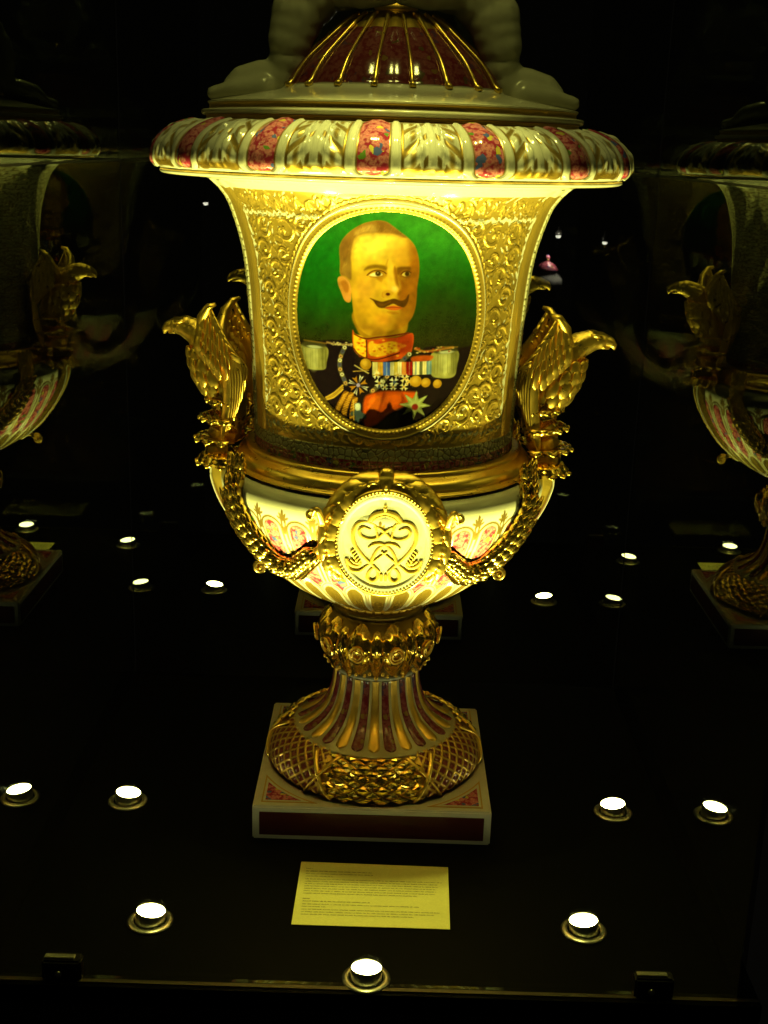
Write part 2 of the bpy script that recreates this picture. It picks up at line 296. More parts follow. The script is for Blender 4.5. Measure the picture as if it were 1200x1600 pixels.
    for i in range(24): cv.ell(455+rg.uniform(800,1060)/4.138,520+rg.uniform(88,125)/4.138,1.8,1.2,(206,170,90) if i%2 else (150,50,10),.5,.7)
    # chain of the order
    for L in ([(345,90),(322,140),(312,185),(314,235),(335,290),(350,330)],[(765,130),(710,180),(660,230),(620,275),(575,330),(520,375)]):
        P=spline(B(L),5,False)
        cv.line(B(L),7,(96,84,40),.9,.95)
        for i in range(0,len(P),3): cv.ell(P[i,0],P[i,1],3.1,3.1,[(216,206,140),(70,78,90),(196,150,70)][(i//3)%3],.3); cv.ell(P[i,0],P[i,1],1.3,1.3,(80,40,30),.4,.7)
    # ribbon bar
    for a,b,c in [(525,560,(236,214,120)),(560,595,(226,160,36)),(595,640,(72,104,190)),(640,665,(232,220,150)),(665,690,(210,180,60)),(690,715,(236,224,150)),(715,745,(200,120,40)),(745,785,(150,24,10)),(788,803,(222,206,140)),(803,812,(96,120,110)),(812,832,(230,218,150)),(832,850,(60,60,20)),(850,878,(220,200,120)),(878,910,(110,140,130))]:
        cv.fill(B([(a,180),(b,180),(b,268),(a,268)]),c,.7,1,False)
        cv.line(B([((a+b)/2,182),((a+b)/2,266)]),1.,(250,236,170) if c[0]<180 else (180,140,40),.6,.5)
    # medals under it
    def cross(px,py,r,c,arms=4,ph=.785):
        for k in range(arms):
            t=ph+k*2*math.pi/arms; w=.42
            cv.fill([(px,py),(px+r*math.cos(t-w),py+r*math.sin(t-w)),(px+r*.8*math.cos(t),py+r*.8*math.sin(t)),(px+r*math.cos(t+w),py+r*math.sin(t+w))],c,.6,1,False)
        cv.ell(px,py,r*.3,r*.3,(200,160,60),.3)
    for (a,b,r,c) in [(552,265,7,(232,220,150)),(570,320,8,(238,228,160)),(605,345,6,(220,214,150)),(665,310,8,(236,228,170)),(735,290,8,(226,206,120)),(730,345,7,(226,206,120)),(690,265,6,(216,190,110)),(765,310,7,(220,180,80)),(660,345,6,(232,220,150))]:
        cross(455+a/4.138,520+b/4.138,r,c); 
    cv.ell(455+668/4.138,520+312/4.138,2.6,2.6,(70,90,110),.4)
    for a,b,r in [(808,310,9.2),(873,322,7.6),(950,335,7),(482,195,9)]:
        cv.ell(455+a/4.138,520+b/4.138,r,r,(176,124,16),.12); cv.ell(455+a/4.138-1,520+b/4.138-1.5,r*.6,r*.6,(212,164,44),.6,.8)
    # star cross at the collar
    sx,sy=455+432/4.138,520+335/4.138
    for k in range(8):
        t=k*math.pi/4+.35; r=17 if k%2==0 else 15
        c=(226,214,160) if k%2==0 else (176,116,20)
        w=.2 if k%2==0 else .26
        cv.fill([(sx+2*math.cos(t),sy+2*math.sin(t)),(sx+r*math.cos(t-w),sy+r*math.sin(t-w)),(sx+r*.82*math.cos(t),sy+r*.82*math.sin(t)),(sx+r*math.cos(t+w),sy+r*math.sin(t+w))],c,.6,1,False)
    for k in range(4):
        t=k*math.pi/2+.35; cv.line([(sx+4*math.cos(t),sy+4*math.sin(t)),(sx+13*math.cos(t),sy+13*math.sin(t))],1.3,(34,26,40),.5,.9)
    cv.ell(sx,sy,3,3,(170,150,200),.3); cv.line(B([(410,205),(500,255)]),1.8,(206,180,90)); cv.line(B([(400,245),(500,235)]),1.5,(180,140,50))
    # orange sash
    cv.fill(B([(470,430),(530,385),(620,370),(735,375),(815,385),(800,420),(730,470),(640,520),(540,600),(470,600)]),(206,78,8),3)
    cv.fill(B([(500,440),(560,400),(600,440),(560,500),(500,490)]),(244,112,14),4,.9); cv.fill(B([(620,400),(700,390),(715,440),(650,470),(610,440)]),(240,100,12),4,.9)
    cv.line(B([(600,385),(585,450),(560,520)]),3,(150,46,6),2,.7); cv.line(B([(720,390),(722,440),(700,470)]),3,(160,50,6),2,.7)
    # silver star
    tx,ty=455+803/4.138,520+470/4.138
    P=[]
    for k in range(16):
        t=k*math.pi/8+.1; r=26 if k%2==0 else 12; P.append((tx+r*math.cos(t),ty+r*.92*math.sin(t)))
    cv.fill(P,(132,136,56),.8,1,False)
    for k in range(8): t=k*math.pi/4+.1; cv.line([(tx+6*math.cos(t),ty+6*math.sin(t)),(tx+22*math.cos(t),ty+20*math.sin(t))],2,(186,190,110),1,.7)
    cv.ell(tx,ty,9,9,(150,150,74),.3); cv.ell(tx,ty+3,5,5,(110,28,12),.3)
    # gold aiguillette
    for k in range(3): cv.line(B([(330,340+k*14),(270,395+k*14),(215,430+k*8)]),2.6,(176,132,24) if k%2 else (206,160,44),.8)
    for L in ([(350,395),(320,450),(290,510),(280,560)],[(385,400),(355,460),(335,530),(330,590)],[(410,430),(395,500),(385,590)]):
        P=spline(B(L),8,False); cv.line(B(L),9,(128,80,10),1)
        for i in range(0,len(P),2): cv.line([(P[i,0]-3.5,P[i,1]+2),(P[i,0]+3.5,P[i,1]-2)],1.9,(206,146,34),.7,.9)
    # small enamel cross at the waist
    cv.fill(B([(408,460),(445,455),(450,510),(480,530),(480,560),(440,560),(435,600),(405,590),(410,545),(380,540),(385,515),(408,505)]),(70,84,74),1.2); cv.fill(B([(412,462),(442,460),(442,500),(414,500)]),(206,206,150),1.,.9); cv.line(B([(400,440),(400,590)]),1.5,(200,160,50),.7)
    br=np.zeros(len(x))                                                  # brush handling
    for k in range(26):
        t=rg.uniform(0,math.pi); f=rg.uniform(.08,.55); br+=np.sin((x*math.cos(t)+y*math.sin(t))*f+rg.uniform(0,6.3)+1.5*np.sin((x*math.sin(t)-y*math.cos(t))*f*.6))*(.12/f)**.5
    cv.c*=(1+.016*br)[:,None]*np.array([1,1,.95])
    cv.c+=rg.normal(0,.006,cv.c.shape)
    return np.clip(cv.c,0,1)

def resample(P,m):
    Q=spline(P,12,False); d=np.r_[0,np.cumsum(np.hypot(*np.diff(Q,axis=0).T))]; s=np.linspace(0,d[-1],m)
    return np.c_[np.interp(s,d,Q[:,0]),np.interp(s,d,Q[:,1])]
def poly_resample(P,m):
    Q=np.array(P,float); d=np.r_[0,np.cumsum(np.hypot(*np.diff(Q,axis=0).T))]; s=np.linspace(0,d[-1],m)
    return np.c_[np.interp(s,d,Q[:,0]),np.interp(s,d,Q[:,1])]
def grid_faces(m,n,closed):
    i=np.arange(m-1)[:,None]; k=np.arange(n if closed else n-1)[None,:]; k2=(k+1)%n
    return np.stack([i*n+k,i*n+k2,(i+1)*n+k2,(i+1)*n+k],-1).reshape(-1,4)
def revolve(name,prof,th,decorate,parent,mat='decor',keep=None,closed=True):
    """surface of revolution: prof (m,2) radius/height, th angles (0 = towards the front); decorate gives relief, colour, gilding and rose print"""
    m=len(prof);n=len(th); d=np.gradient(prof,axis=0); d/=np.maximum(np.hypot(d[:,0],d[:,1]),1e-9)[:,None]; nr,nz=d[:,1],-d[:,0]
    s=np.r_[0,np.cumsum(np.hypot(*np.diff(prof,axis=0).T))]
    TH,S=np.meshgrid(th,s); RR=np.repeat(prof[:,:1],n,1); Z=np.repeat(prof[:,1:],n,1)
    A=decorate(TH,S,RR,Z)
    h=A.get('h',0)*np.ones_like(TH); r=RR+h*nr[:,None]; z=Z+h*nz[:,None]
    V=np.stack([r*np.sin(TH),-r*np.cos(TH),z],-1).reshape(-1,3); F=grid_faces(m,n,closed)
    if keep is not None:
        kv=keep(TH,S,RR,Z).ravel(); F=F[kv[F].all(1)]
        used=np.zeros(len(V),bool); used[F]=1; idx=np.cumsum(used)-1; V=V[used]; F=idx[F]
    else: used=np.ones(len(V),bool)
    if mat!='decor': return obj(name,V,F,mat,parent)
    at=dict(col=np.broadcast_to(A.get('col',np.array(WHITE)),TH.shape+(3,)).reshape(-1,3)[used],metal=(A.get('metal',0)*np.ones_like(TH)).ravel()[used],rose=(A.get('rose',0)*np.ones_like(TH)).ravel()[used])
    return obj(name,V,F,mat,parent,True,at)
def sm(a,b,x): t=np.clip((x-a)/(b-a),0,1); return t*t*(3-2*t)
def band(x,c,w,e=.0006): return 1-sm(w/2-e,w/2+e,np.abs(x-c))
class Deco:
    """layers of paint on a grid: white ground, gold, rose print, relief"""
    def __init__(s,sh,col=WHITE): s.h=np.zeros(sh); s.col=np.ones(sh+(3,))*np.array(col); s.metal=np.zeros(sh); s.rose=np.zeros(sh)
    def paint(s,a,col): s.col+=(np.array(col)-s.col)*a[...,None]; s.metal*=1-a; s.rose*=1-a
    def gild(s,a,col=GOLD,m=1.): s.col+=(np.array(col)-s.col)*a[...,None]; s.metal+=(m-s.metal)*a; s.rose*=1-a
    def roses(s,a): s.rose+=(1-s.rose)*a; s.metal*=1-a
    def out(s): return dict(h=s.h,col=s.col,metal=s.metal,rose=s.rose)
def worley(x,y,size,seed=1):
    X=x/size;Y=y/size; ix=np.floor(X).astype(int); iy=np.floor(Y).astype(int); d1=np.full(x.shape,9.);d2=np.full(x.shape,9.)
    for a in (-1,0,1):
        for b in (-1,0,1):
            cx=ix+a;cy=iy+b; k=(cx*73856093)^(cy*19349663)^(seed*83492791); k=(k^(k>>13))*1274126177&0x7fffffff
            jx=cx+.5+((k%1000)/1000.-.5)*.85; jy=cy+.5+(((k//1000)%1000)/1000.-.5)*.85
            d=np.hypot(X-jx,Y-jy); d2=np.minimum(d2,np.maximum(d,d1)); d1=np.minimum(d1,d)
    return d1,d2
def blob(name,chains,mat,parent,voxel=.003,smooth=5):
    """one continuous body grown from chains of (x,y,z,radius), fused by a voxel remesh"""
    mb=MB()
    for ch in chains:
        for a,b in zip(ch[:-1],ch[1:]):
            L=math.dist(a[:3],b[:3]); n=max(2,int(L/(min(a[3],b[3])*.5))+1)
            for i in range(n):
                t=i/(n-1); mb.ball([a[k]+(b[k]-a[k])*t for k in range(3)],a[3]+(b[3]-a[3])*t,14,8)
    o=mb.build(name,mat,parent); r=o.modifiers.new('fuse','REMESH'); r.mode='VOXEL'; r.voxel_size=voxel; r.use_smooth_shade=True
    s=o.modifiers.new('soften','SMOOTH'); s.iterations=smooth; s.factor=.5
    return o
# ------------------------------------------------------------------ the showcase
X0,X1,Y0,Y1,ZT=-.532,.512,-.575,.45,2.15
fl=MB().box((-.01,(Y0+Y1)/2,-.0125),((X1-X0)/2+.03,(Y1-Y0)/2+.015,.0125)).build('floor','black',None,False); tag(fl,kind='structure')
case=empty('display_case',(0,0,0)); tag(case,'dark glass display case enclosing the porcelain vase','display case')
def pane(name,c,h,mat,parent=case): return MB().box(c,h).build(name,mat,parent,False)
def glazed(name,c,h,inner):
    o=pane(name,c,h,'mirror'); o.data.materials.append(M['pane_body'])          # the coated face looks into the case
    for p in o.data.polygons: p.material_index=0 if p.normal.dot(Vector(inner))>.9 else 1
    return o
ZJ=1.083
for z0,z1 in ((.001,ZJ-.002),(ZJ+.002,ZT)):
    zc,zh=(z0+z1)/2,(z1-z0)/2
    glazed('back_pane',((X0+X1)/2,Y1+.004,zc),((X1-X0)/2-.001,.004,zh),(0,-1,0))
    glazed('side_pane',(X0-.004,(Y0+Y1)/2,zc),(.004,(Y1-Y0)/2-.004,zh),(1,0,0)); glazed('side_pane',(X1+.004,(Y0+Y1)/2,zc),(.004,(Y1-Y0)/2-.004,zh),(-1,0,0))
pane('front_pane',((X0+X1)/2,Y0+.003,ZT/2+.001),((X1-X0)/2,.003,ZT/2-.002),'clear')
pane('pane_joint',((X0+X1)/2,Y1+.004,ZJ),((X1-X0)/2-.002,.003,.0018),'joint')
for x in (X0-.004,X1+.004):
    pane('pane_joint',(x,(Y0+Y1)/2,ZJ),(.003,(Y1-Y0)/2-.006,.0018),'joint')
    pane('corner_seal',(x*.9985,Y1+.002,ZT/2),(.0016,.0016,ZT/2-.004),'joint')
pane('top_panel',((X0+X1)/2,(Y0+Y1)/2,ZT+.016),((X1-X0)/2+.01,(Y1-Y0)/2+.01,.015),'dark')
pane('edge_channel',((X0+X1)/2,Y0-.004,-.002),((X1-X0)/2+.03,.0035,.004),'blacksteel'); pane('fascia',((X0+X1)/2,Y0-.002,-.33),((X1-X0)/2+.03,.012,.30),'wood')
for x,y in ((-.427,-.570),(.394,-.570)):
    c=MB().box((x,y,.015),(.027,.011,.017),.003).build('glass_clamp','dark',case,False); MB().box((x-.003,y-.001,.0335),(.021,.0045,.0012),.0008).build('clamp_lip','steel',c,False)
    V=MB().lathe([(.0001,-.003),(.005,-.003),(.0055,0),(.004,.002),(.0001,.0026)],16); s=V.build('screw','steel',c); s.matrix_local=Matrix.Translation((x-.004,y-.0125,.012))@Matrix.Rotation(R(90),4,'X')
# ------------------------------------------------------------------ floor spotlights
def floor_lamp(x,y,target,label,watt,size,first={}):
    e=empty('floor_spotlight',(x,y,0)); tag(e,label,'spotlight','spotlights sunk in the showcase floor')
    d=(Vector(target)-Vector((x,y,0))).normalized()
    tilt=Vector((d.x,d.y,0)); ang=min(R(7),math.acos(d.z)); ax=Vector((-tilt.y,tilt.x,0)).normalized()
    Q=Matrix.Rotation(ang,4,ax)
    if not first:
        first['r']=MB().lathe([(.0245,.0005),(.034,.0005),(.0345,.0015),(.032,.0035),(.0285,.0048),(.0255,.0044),(.0245,.003)],56,False).data('trim_ring','steel')
        first['c']=MB().lathe([(.0215,-.012),(.0220,-.010),(.0222,.0125),(.0220,.0155),(.0212,.0157),(.0208,.0135)],48,False).data('lamp_can','steel')
        first['l']=MB().lathe([(.0001,.0168),(.008,.0164),(.015,.0152),(.0208,.0138),(.0208,.0125),(.0001,.0120)],40,False).data('lens','lens')
    put('trim_ring',first['r'],e); can=put('lamp_can',first['c'],e,Matrix.Translation((0,0,.0035))@Q); put('lens',first['l'],can)
    ld=bpy.data.lights.new('spot_beam','SPOT'); ld.energy=watt; ld.color=LIGHT; ld.spot_size=R(size); ld.spot_blend=.75; ld.shadow_soft_size=.006
    lo=link(bpy.data.objects.new('spot_beam',ld),e); lo.rotation_mode='QUATERNION'; lo.rotation_quaternion=d.to_track_quat('-Z','Y'); lo.location=(Q@Vector((0,0,.022)))+Vector((0,0,.0035))
for x,y,t,l,wt,sz in ((-.005,-.556,(0,-.315,.95),'floor spotlight nearest the glass, in front of the yellow card',FLOOR_W,64),(-.331,-.438,(-.125,-.25,.98),'floor spotlight left of the yellow card',FLOOR_W*1.25,66),(.3195,-.429,(.125,-.25,.98),'floor spotlight right of the yellow card',FLOOR_W*1.25,66),
    (-.437,-.091,(-.25,-.05,1.0),'floor spotlight left of the vase plinth',FLOOR_W*.6,76),(.423,-.079,(.25,-.05,1.0),'floor spotlight right of the vase plinth',FLOOR_W*.6,76),(0.,.375,(0,.22,1.0),'floor spotlight hidden behind the foot of the vase',FLOOR_W*.3,100)): floor_lamp(x,y,t,l,wt,sz)
def top_lamp(x,y,label,first={}):
    e=empty('ceiling_downlight',(x,y,ZT)); tag(e,label,'downlight','downlights in the showcase top')
    if not first:
        first['b']=MB().lathe([(.032,-.0005),(.042,-.0005),(.042,-.004),(.034,-.007),(.032,-.005)],40,False).data('bezel','steel'); first['l']=MB().lathe([(.0001,-.0025),(.031,-.0025),(.031,-.001),(.0001,-.001)],32,False).data('lens','top_lens')
    put('bezel',first['b'],e); put('lens',first['l'],e)
    ld=bpy.data.lights.new('down_beam','SPOT'); ld.energy=TOP_W; ld.color=LIGHT; ld.spot_size=R(24); ld.spot_blend=.9; ld.shadow_soft_size=.012
    lo=link(bpy.data.objects.new('down_beam',ld),e); lo.location=(0,0,-.02); lo.rotation_euler=(R(.6),0,0)
top_lamp(-.10,-.42,'left downlight in the top of the case, above the frame'); top_lamp(.09,-.42,'right downlight in the top of the case, above the frame')
# ------------------------------------------------------------------ the label card
card=empty('label_card',(-.0005,-.353,.0)); tag(card,'printed yellow label card lying on the black floor before the plinth','label card')
mb=MB(); cs=[(-.1195,-.0843),(.1185,-.0843),(.1222,.0812),(-.1167,.0850)]
mb.add([(x,y,.002) for x,y in cs]+[(x,y,.0008) for x,y in cs],[(0,1,2,3),(7,6,5,4),(0,4,5,1),(1,5,6,2),(2,6,7,3),(3,7,4,0)]); mb.build('sheet','card',card,False)
rg=random.Random(8)
def words(y,x1,mb,h=.0021,x0=-.107):
    """a line of print too small to read: strokes of letter height, broken into words"""
    x=x0
    while x<x1:
        n=rg.randint(3,11)
        for k in range(n):
            if x>=x1: break
            wd=rg.uniform(.0008,.0013); hh=h*rg.choice((.62,.62,.62,1.,1.)); 
            mb.add([(x,y,.0026),(x+wd*.55,y,.0026),(x+wd*.55,y+hh,.0026),(x,y+hh,.0026)],[(0,1,2,3)])
            if rg.random()<.6: mb.add([(x,y+h*.5,.0027),(x+wd*1.25,y+h*.5,.0027),(x+wd*1.25,y+h*.66,.0027),(x,y+h*.66,.0027)],[(0,1,2,3)])
            if rg.random()<.35: mb.add([(x,y,.0027),(x+wd*1.25,y,.0027),(x+wd*1.25,y+h*.14,.0027),(x,y+h*.14,.0027)],[(0,1,2,3)])
            x+=wd*1.25
        x+=.0015
ln=[(.070,-.097),(.0625,-.0),(.0555,.0),(.0485,-.062),(.0405,.110),(.0340,.103),(.0275,.103),(.0210,.098),(.0145,.100),(.0080,.098),(.0015,.070),(-.0130,-.097),(-.0195,-.004),(-.0270,.072),(-.0335,-.071),(-.0405,.104),(-.0470,.095),(-.0535,.064)]
for k,(y,x1) in enumerate(ln):
    mb=MB(); words(y-.006,x1,mb,.0026 if k in (0,1,11,12) else .0022); mb.build('print_line','ink',card,False)
# ------------------------------------------------------------------ seen through the back glass: a jar in the next showcase
e=empty('covered_jar',(.625,3.0,.50)); tag(e,'small distant covered jar with pink lid behind the dark glass','jar')
MB().lathe([(.03,0),(.034,.008),(.026,.02),(.05,.06),(.066,.10),(.062,.135),(.042,.155),(.044,.162)],32).build('body','white',e)
MB().lathe([(.044,.163),(.046,.168),(.030,.19),(.012,.2),(.008,.208),(.012,.216),(.006,.226),(.0001,.228)],32).build('lid','rose',e)
for x,z,l,we in ((-.748,.886,'distant lamp glinting left of the vase neck',0),(.664,.80,'distant lamp above the covered jar',3.),(.852,.78,'distant lamp right of the covered jar',0)):
    p=empty('distant_lamp',(x,3.02,z)); tag(p,l,'lamp','lamps in the room beyond the glass')
    MB().ball((0,0,0),.011,12,8,.8).build('bulb','far',p); MB().lathe([(.014,.004),(.015,.02),(.006,.03),(.004,.045)],16).build('holder','dark',p)
    if we: ld=bpy.data.lights.new('lamp_glow','POINT'); ld.energy=we; ld.color=(1,.95,.8); ld.shadow_soft_size=.02; lo=link(bpy.data.objects.new('lamp_glow',ld),p); lo.location=(0,-.05,-.02)
# ------------------------------------------------------------------ the vase
vase=empty('porcelain_vase',(-.005,0,0)); tag(vase,'large lidded porcelain vase with gold relief, eagle handles and painted portrait','vase')
TAU=2*math.pi
def pol(r,th,z): return Vector((r*math.sin(th),-r*math.cos(th),z))
# plinth
pl=MB().box((0,0,.031),(.2,.2,.031),.0025).build('plinth','white',vase,False)
for k in range(4):
    Q=Matrix.Rotation(k*math.pi/2,4,'Z')
    if k==0: spm=MB().box((0,-.2006,.0305),(.188,.0012,.021)).data('side_panel','crimson',False)
    put('side_panel',spm,pl,Q)
    def corner(cc,rad,z,mat,nm):
        a0=math.acos(min(1,cc/rad)); A=[(rad*math.cos(t),rad*math.sin(t)) for t in np.linspace(a0,math.pi/2-a0,18)]+[(cc,cc)]
        n=len(A); V=[(x,y,z) for x,y in A]+[(x,y,.0615) for x,y in A]; F=[tuple(range(n))]+[(i,i+n,(i+1)%n+n,(i+1)%n) for i in range(n)]
        return meshdata(nm,V,F,mat,False)
    if k==0: c1=corner(.1865,.208,.0626,'dull','corner_border'); c15=corner(.1838,.2115,.0630,'white','corner_ground'); c2=corner(.1800,.2165,.0634,'rose','corner_panel')
    b=put('corner_border',c1,pl,Q); put('corner_ground',c15,pl,Q); put('corner_panel',c2,pl,Q)
# cushion with laurel and net sectors
CP=resample([(.175,.0615),(.1855,.066),(.188,.078),(.184,.096),(.171,.114),(.150,.127),(.135,.130)],56)
th=np.linspace(0,TAU,720,endpoint=False)
def deco_cushion(TH,S,RR,Z):
    d=Deco(TH.shape,(.55,.34,.08)); a=np.degrees(TH)%120; net=(a>30)&(a<90)
    d.gild(np.ones(TH.shape),(.62,.40,.09))
    x=np.degrees(TH)/7.5; y=S/.0205; g=np.minimum(np.abs((x+y)%1-.5),np.abs((x-y)%1-.5)); cell=sm(.10,.16,g)
    d.paint(np.where(net,cell,0),(.20,.035,.035)); d.h=np.where(net,(1-cell)*.0022,-.002)+net*cell*.0015*sm(.16,.4,g)
    return d.out()
cushion=revolve('cushion',CP,th,deco_cushion,vase)
def blade(L,wd,tk,bow=0.,n=9,lobes=0,curl=0.,ns=8,root=.35):
    """a leaf or feather along +X, width in Y, bulging to +Z"""
    t=np.linspace(0,1,n); w=wd*np.maximum(.04,np.sin(np.pi*np.clip(t*(1-root*.3)+root*.3,0,1))**.8)*(1-.0*t)
    if lobes: w=w*(.78+.3*np.abs(np.sin(np.pi*lobes*t)))
    P=[(L*a,0,bow*math.sin(math.pi*a)+curl*a*a*a) for a in t]; mb=MB().tube(P,w,ns,side=(0,1,0),thick=[max(tk*.15,tk*math.sin(math.pi*min(1,.1+.85*a))) for a in t]); return mb
def frame(p,x,nrm):
    x=Vector(x).normalized(); z=Vector(nrm); z=(z-x*z.dot(x)).normalized(); y=z.cross(x); return Matrix(((x.x,y.x,z.x,p[0]),(x.y,y.y,z.y,p[1]),(x.z,y.z,z.z,p[2]),(0,0,0,1)))
lf=meshdata('laurel_leaf',[(0,0,-.001),(.015,-.0082,-.001),(.030,0,-.001),(.015,.0082,-.001),(.006,0,.0026),(.015,0,.0042),(.024,0,.0026),(.0075,-.0042,.0006),(.0225,-.0042,.0006),(.0075,.0042,.0006),(.0225,.0042,.0006),(.015,-.0042,.0034),(.015,.0042,.0034)],[(0,7,11,4),(7,1,11),(1,8,11),(8,2,6,11),(4,11,5),(5,11,6),(0,4,12,9),(9,12,3),(3,12,10),(10,12,6,2),(4,5,12),(5,6,12)],'bright',False)
sC=np.r_[0,np.cumsum(np.hypot(*np.diff(CP,axis=0).T))]; dC=np.gradient(CP,axis=0)
def on_cushion(th,s,h=0.):
    r=np.interp(s,sC,CP[:,0]);z=np.interp(s,sC,CP[:,1]); dr=np.interp(s,sC,dC[:,0]);dz=np.interp(s,sC,dC[:,1]); q=math.hypot(dr,dz); nr,nz=dz/q,-dr/q
    return pol(r+h*nr,th,z+h*nz), Vector((nr*math.sin(th),-nr*math.cos(th),nz)), Vector((math.cos(th),math.sin(th),0))
for sec in range(3):
    for row in range(10):
        for c in range(-4,5):
            t=R(120*sec+c*9.6+(4.8 if row%2 else 0)); 
            if abs(c*9.6+(4.8 if row%2 else 0))>25: continue
            p,n,tg=on_cushion(t,.008+row*.0087,.0015); sg=1 if c+(.5 if row%2 else 0)>=0 else -1
            up=n.cross(tg); put('laurel_leaf',lf,cushion,frame(p-tg*sg*.015,tg*sg+n*.05,n))
for sec in range(6):
    for sg in (-1,1):
        P=[];S_=[]
        for a in np.linspace(0,1,16):
            p,n,tg=on_cushion(R(30+60*sec)+sg*R(9)*(a-.5)*2,.006+a*.082,.0045); P.append(p); S_.append(n.cross(Vector((0,0,1)))+tg)
        MB().tube(P,.0042,8,thick=.0024,up=(0,0,1)).build('ribbon_band','gold',cushion)
# foot and stem
SP=resample([(.144,.1245),(.1465,.1265),(.1462,.1295),(.140,.1325),(.120,.142),(.100,.1565),(.0855,.176),(.0775,.200),(.0735,.222),(.0725,.236),(.075,.2385),(.0755,.241),(.0725,.244)],90)
stem=revolve('stem',SP,np.linspace(0,TAU,160,endpoint=False),lambda T,S,RR,Z:dict(col=np.where(((Z>.2375))[...,None],np.array(WHITE),np.array((.62,.56,.36)))),vase)
FPr=SP[(SP[:,1]>.1335)&(SP[:,1]<.2365)]; FPr=poly_resample(FPr,34)
def flute(mat):
    m=len(FPr); d=np.gradient(FPr,axis=0); d/=np.hypot(d[:,0],d[:,1])[:,None]; L=np.r_[0,np.cumsum(np.hypot(*np.diff(FPr,axis=0).T))]; V=[];nw=9
    for i in range(m):
        half=R(360/28*.40); hw=half
        e=FPr[0,0]*half
        if L[i]<e: hw=half*math.sqrt(max(0.02,1-((e-L[i])/e)**2))
        for k in range(nw):
            q=(k/(nw-1)-.5)*2; a=hw*q; h=-.0008+.0042*math.sqrt(max(0,1-q*q)); r=FPr[i,0]+h*d[i,1]; z=FPr[i,1]-h*d[i,0]; V.append(pol(r,a,z))
    return meshdata('flute',V,[tuple(int(x) for x in f) for f in grid_faces(m,nw,False)],mat)
fg,fr=flute('dull'),flute('rose_dark')
for k in range(28): put('flute',fg if k%2==0 else fr,stem,Matrix.Rotation(TAU*k/28,4,'Z'))
# collar of acanthus
KP=resample([(.0715,.245),(.076,.254),(.090,.272),(.099,.292),(.1015,.309),(.095,.326),(.082,.338),(.074,.345),(.078,.350),(.079,.356),(.074,.362)],70)
collar=revolve('collar',KP,np.linspace(0,TAU,200,endpoint=False),lambda T,S,RR,Z:dict(col=np.array((.20,.13,.035)),metal=np.where((Z>.262),1.,0.)),vase)
KS=np.r_[0,np.cumsum(np.hypot(*np.diff(KP,axis=0).T))]
def collar_pt(s,th,h):
    d=np.gradient(KP,axis=0); r=np.interp(s,KS,KP[:,0]);z=np.interp(s,KS,KP[:,1]);dr=np.interp(s,KS,d[:,0]);dz=np.interp(s,KS,d[:,1]);q=math.hypot(dr,dz); return pol(r+h*dz/q,th,z-h*dr/q)
def acanthus_collar(w0,s0,s1,h0,lob,mat):
    V=[];n=26;nw=13
    for i in range(n):
        t=i/(n-1); s=s1+(s0-s1)*t; w=w0*(.62+.5*math.sin(math.pi*t**.9))*(1-.9*max(0,(t-.82)/.18)**2); w*=.84+.2*abs(math.sin(math.pi*lob*t))
        for k in range(nw):
            q=(k/(nw-1)-.5)*2; h=h0+.0075*(1-q*q)*(1-.3*t)+.0095*max(0,t-.6)**1.2*2.2 - .0045*abs(math.sin(math.pi*(lob*t+abs(q)*1.2))) *abs(q) - (.003 if abs(q)<.08 else 0) - (.006 if abs(q)>.99 else 0)
            V.append(collar_pt(s,w*q,h))
    return meshdata('acanthus_leaf',V,[tuple(int(x) for x in f) for f in grid_faces(n,nw,False)],mat)
a1=acanthus_collar(R(14),.016,KS[-1]*.80,.001,5,'bright'); a2=acanthus_collar(R(8),.004,KS[-1]*.72,.0005,4,'bright')
bd=MB().ball((0,0,0),.0042,10,7,1.25).data('bead','gold')
for k in range(10):
    t=TAU*k/10; put('acanthus_leaf',a2,collar,Matrix.Rotation(t,4,'Z')); put('acanthus_leaf',a1,collar,Matrix.Rotation(t+TAU/20,4,'Z'))
    put('bead',bd,collar,Matrix.Translation(collar_pt(.003,t,.006)))
    for q in (-.19,-.09,.09,.19): put('bead',bd,collar,Matrix.Translation(collar_pt(.016+.008*(abs(q)>.1),t+TAU/20+q,.0105))@Matrix.Scale(.75,4))
sh=[]
for rr,hh in ((.0125,.0022),(.0075,.0018)):
    sh.append(MB().tube([(rr*math.cos(a),0,rr*1.15*math.sin(a)) for a in np.linspace(0,TAU,20)],hh,6,up=(0,1,0)).data('leaf_eye','gold'))
for k in range(10):
    t=TAU*(k+.5)/10; p=collar_pt(.062,t,.0085)
    for s in sh: put('leaf_eye',s,collar,Matrix.Translation(p)@Matrix.Rotation(t,4,'Z')@Matrix.Rotation(R(12),4,'X'))
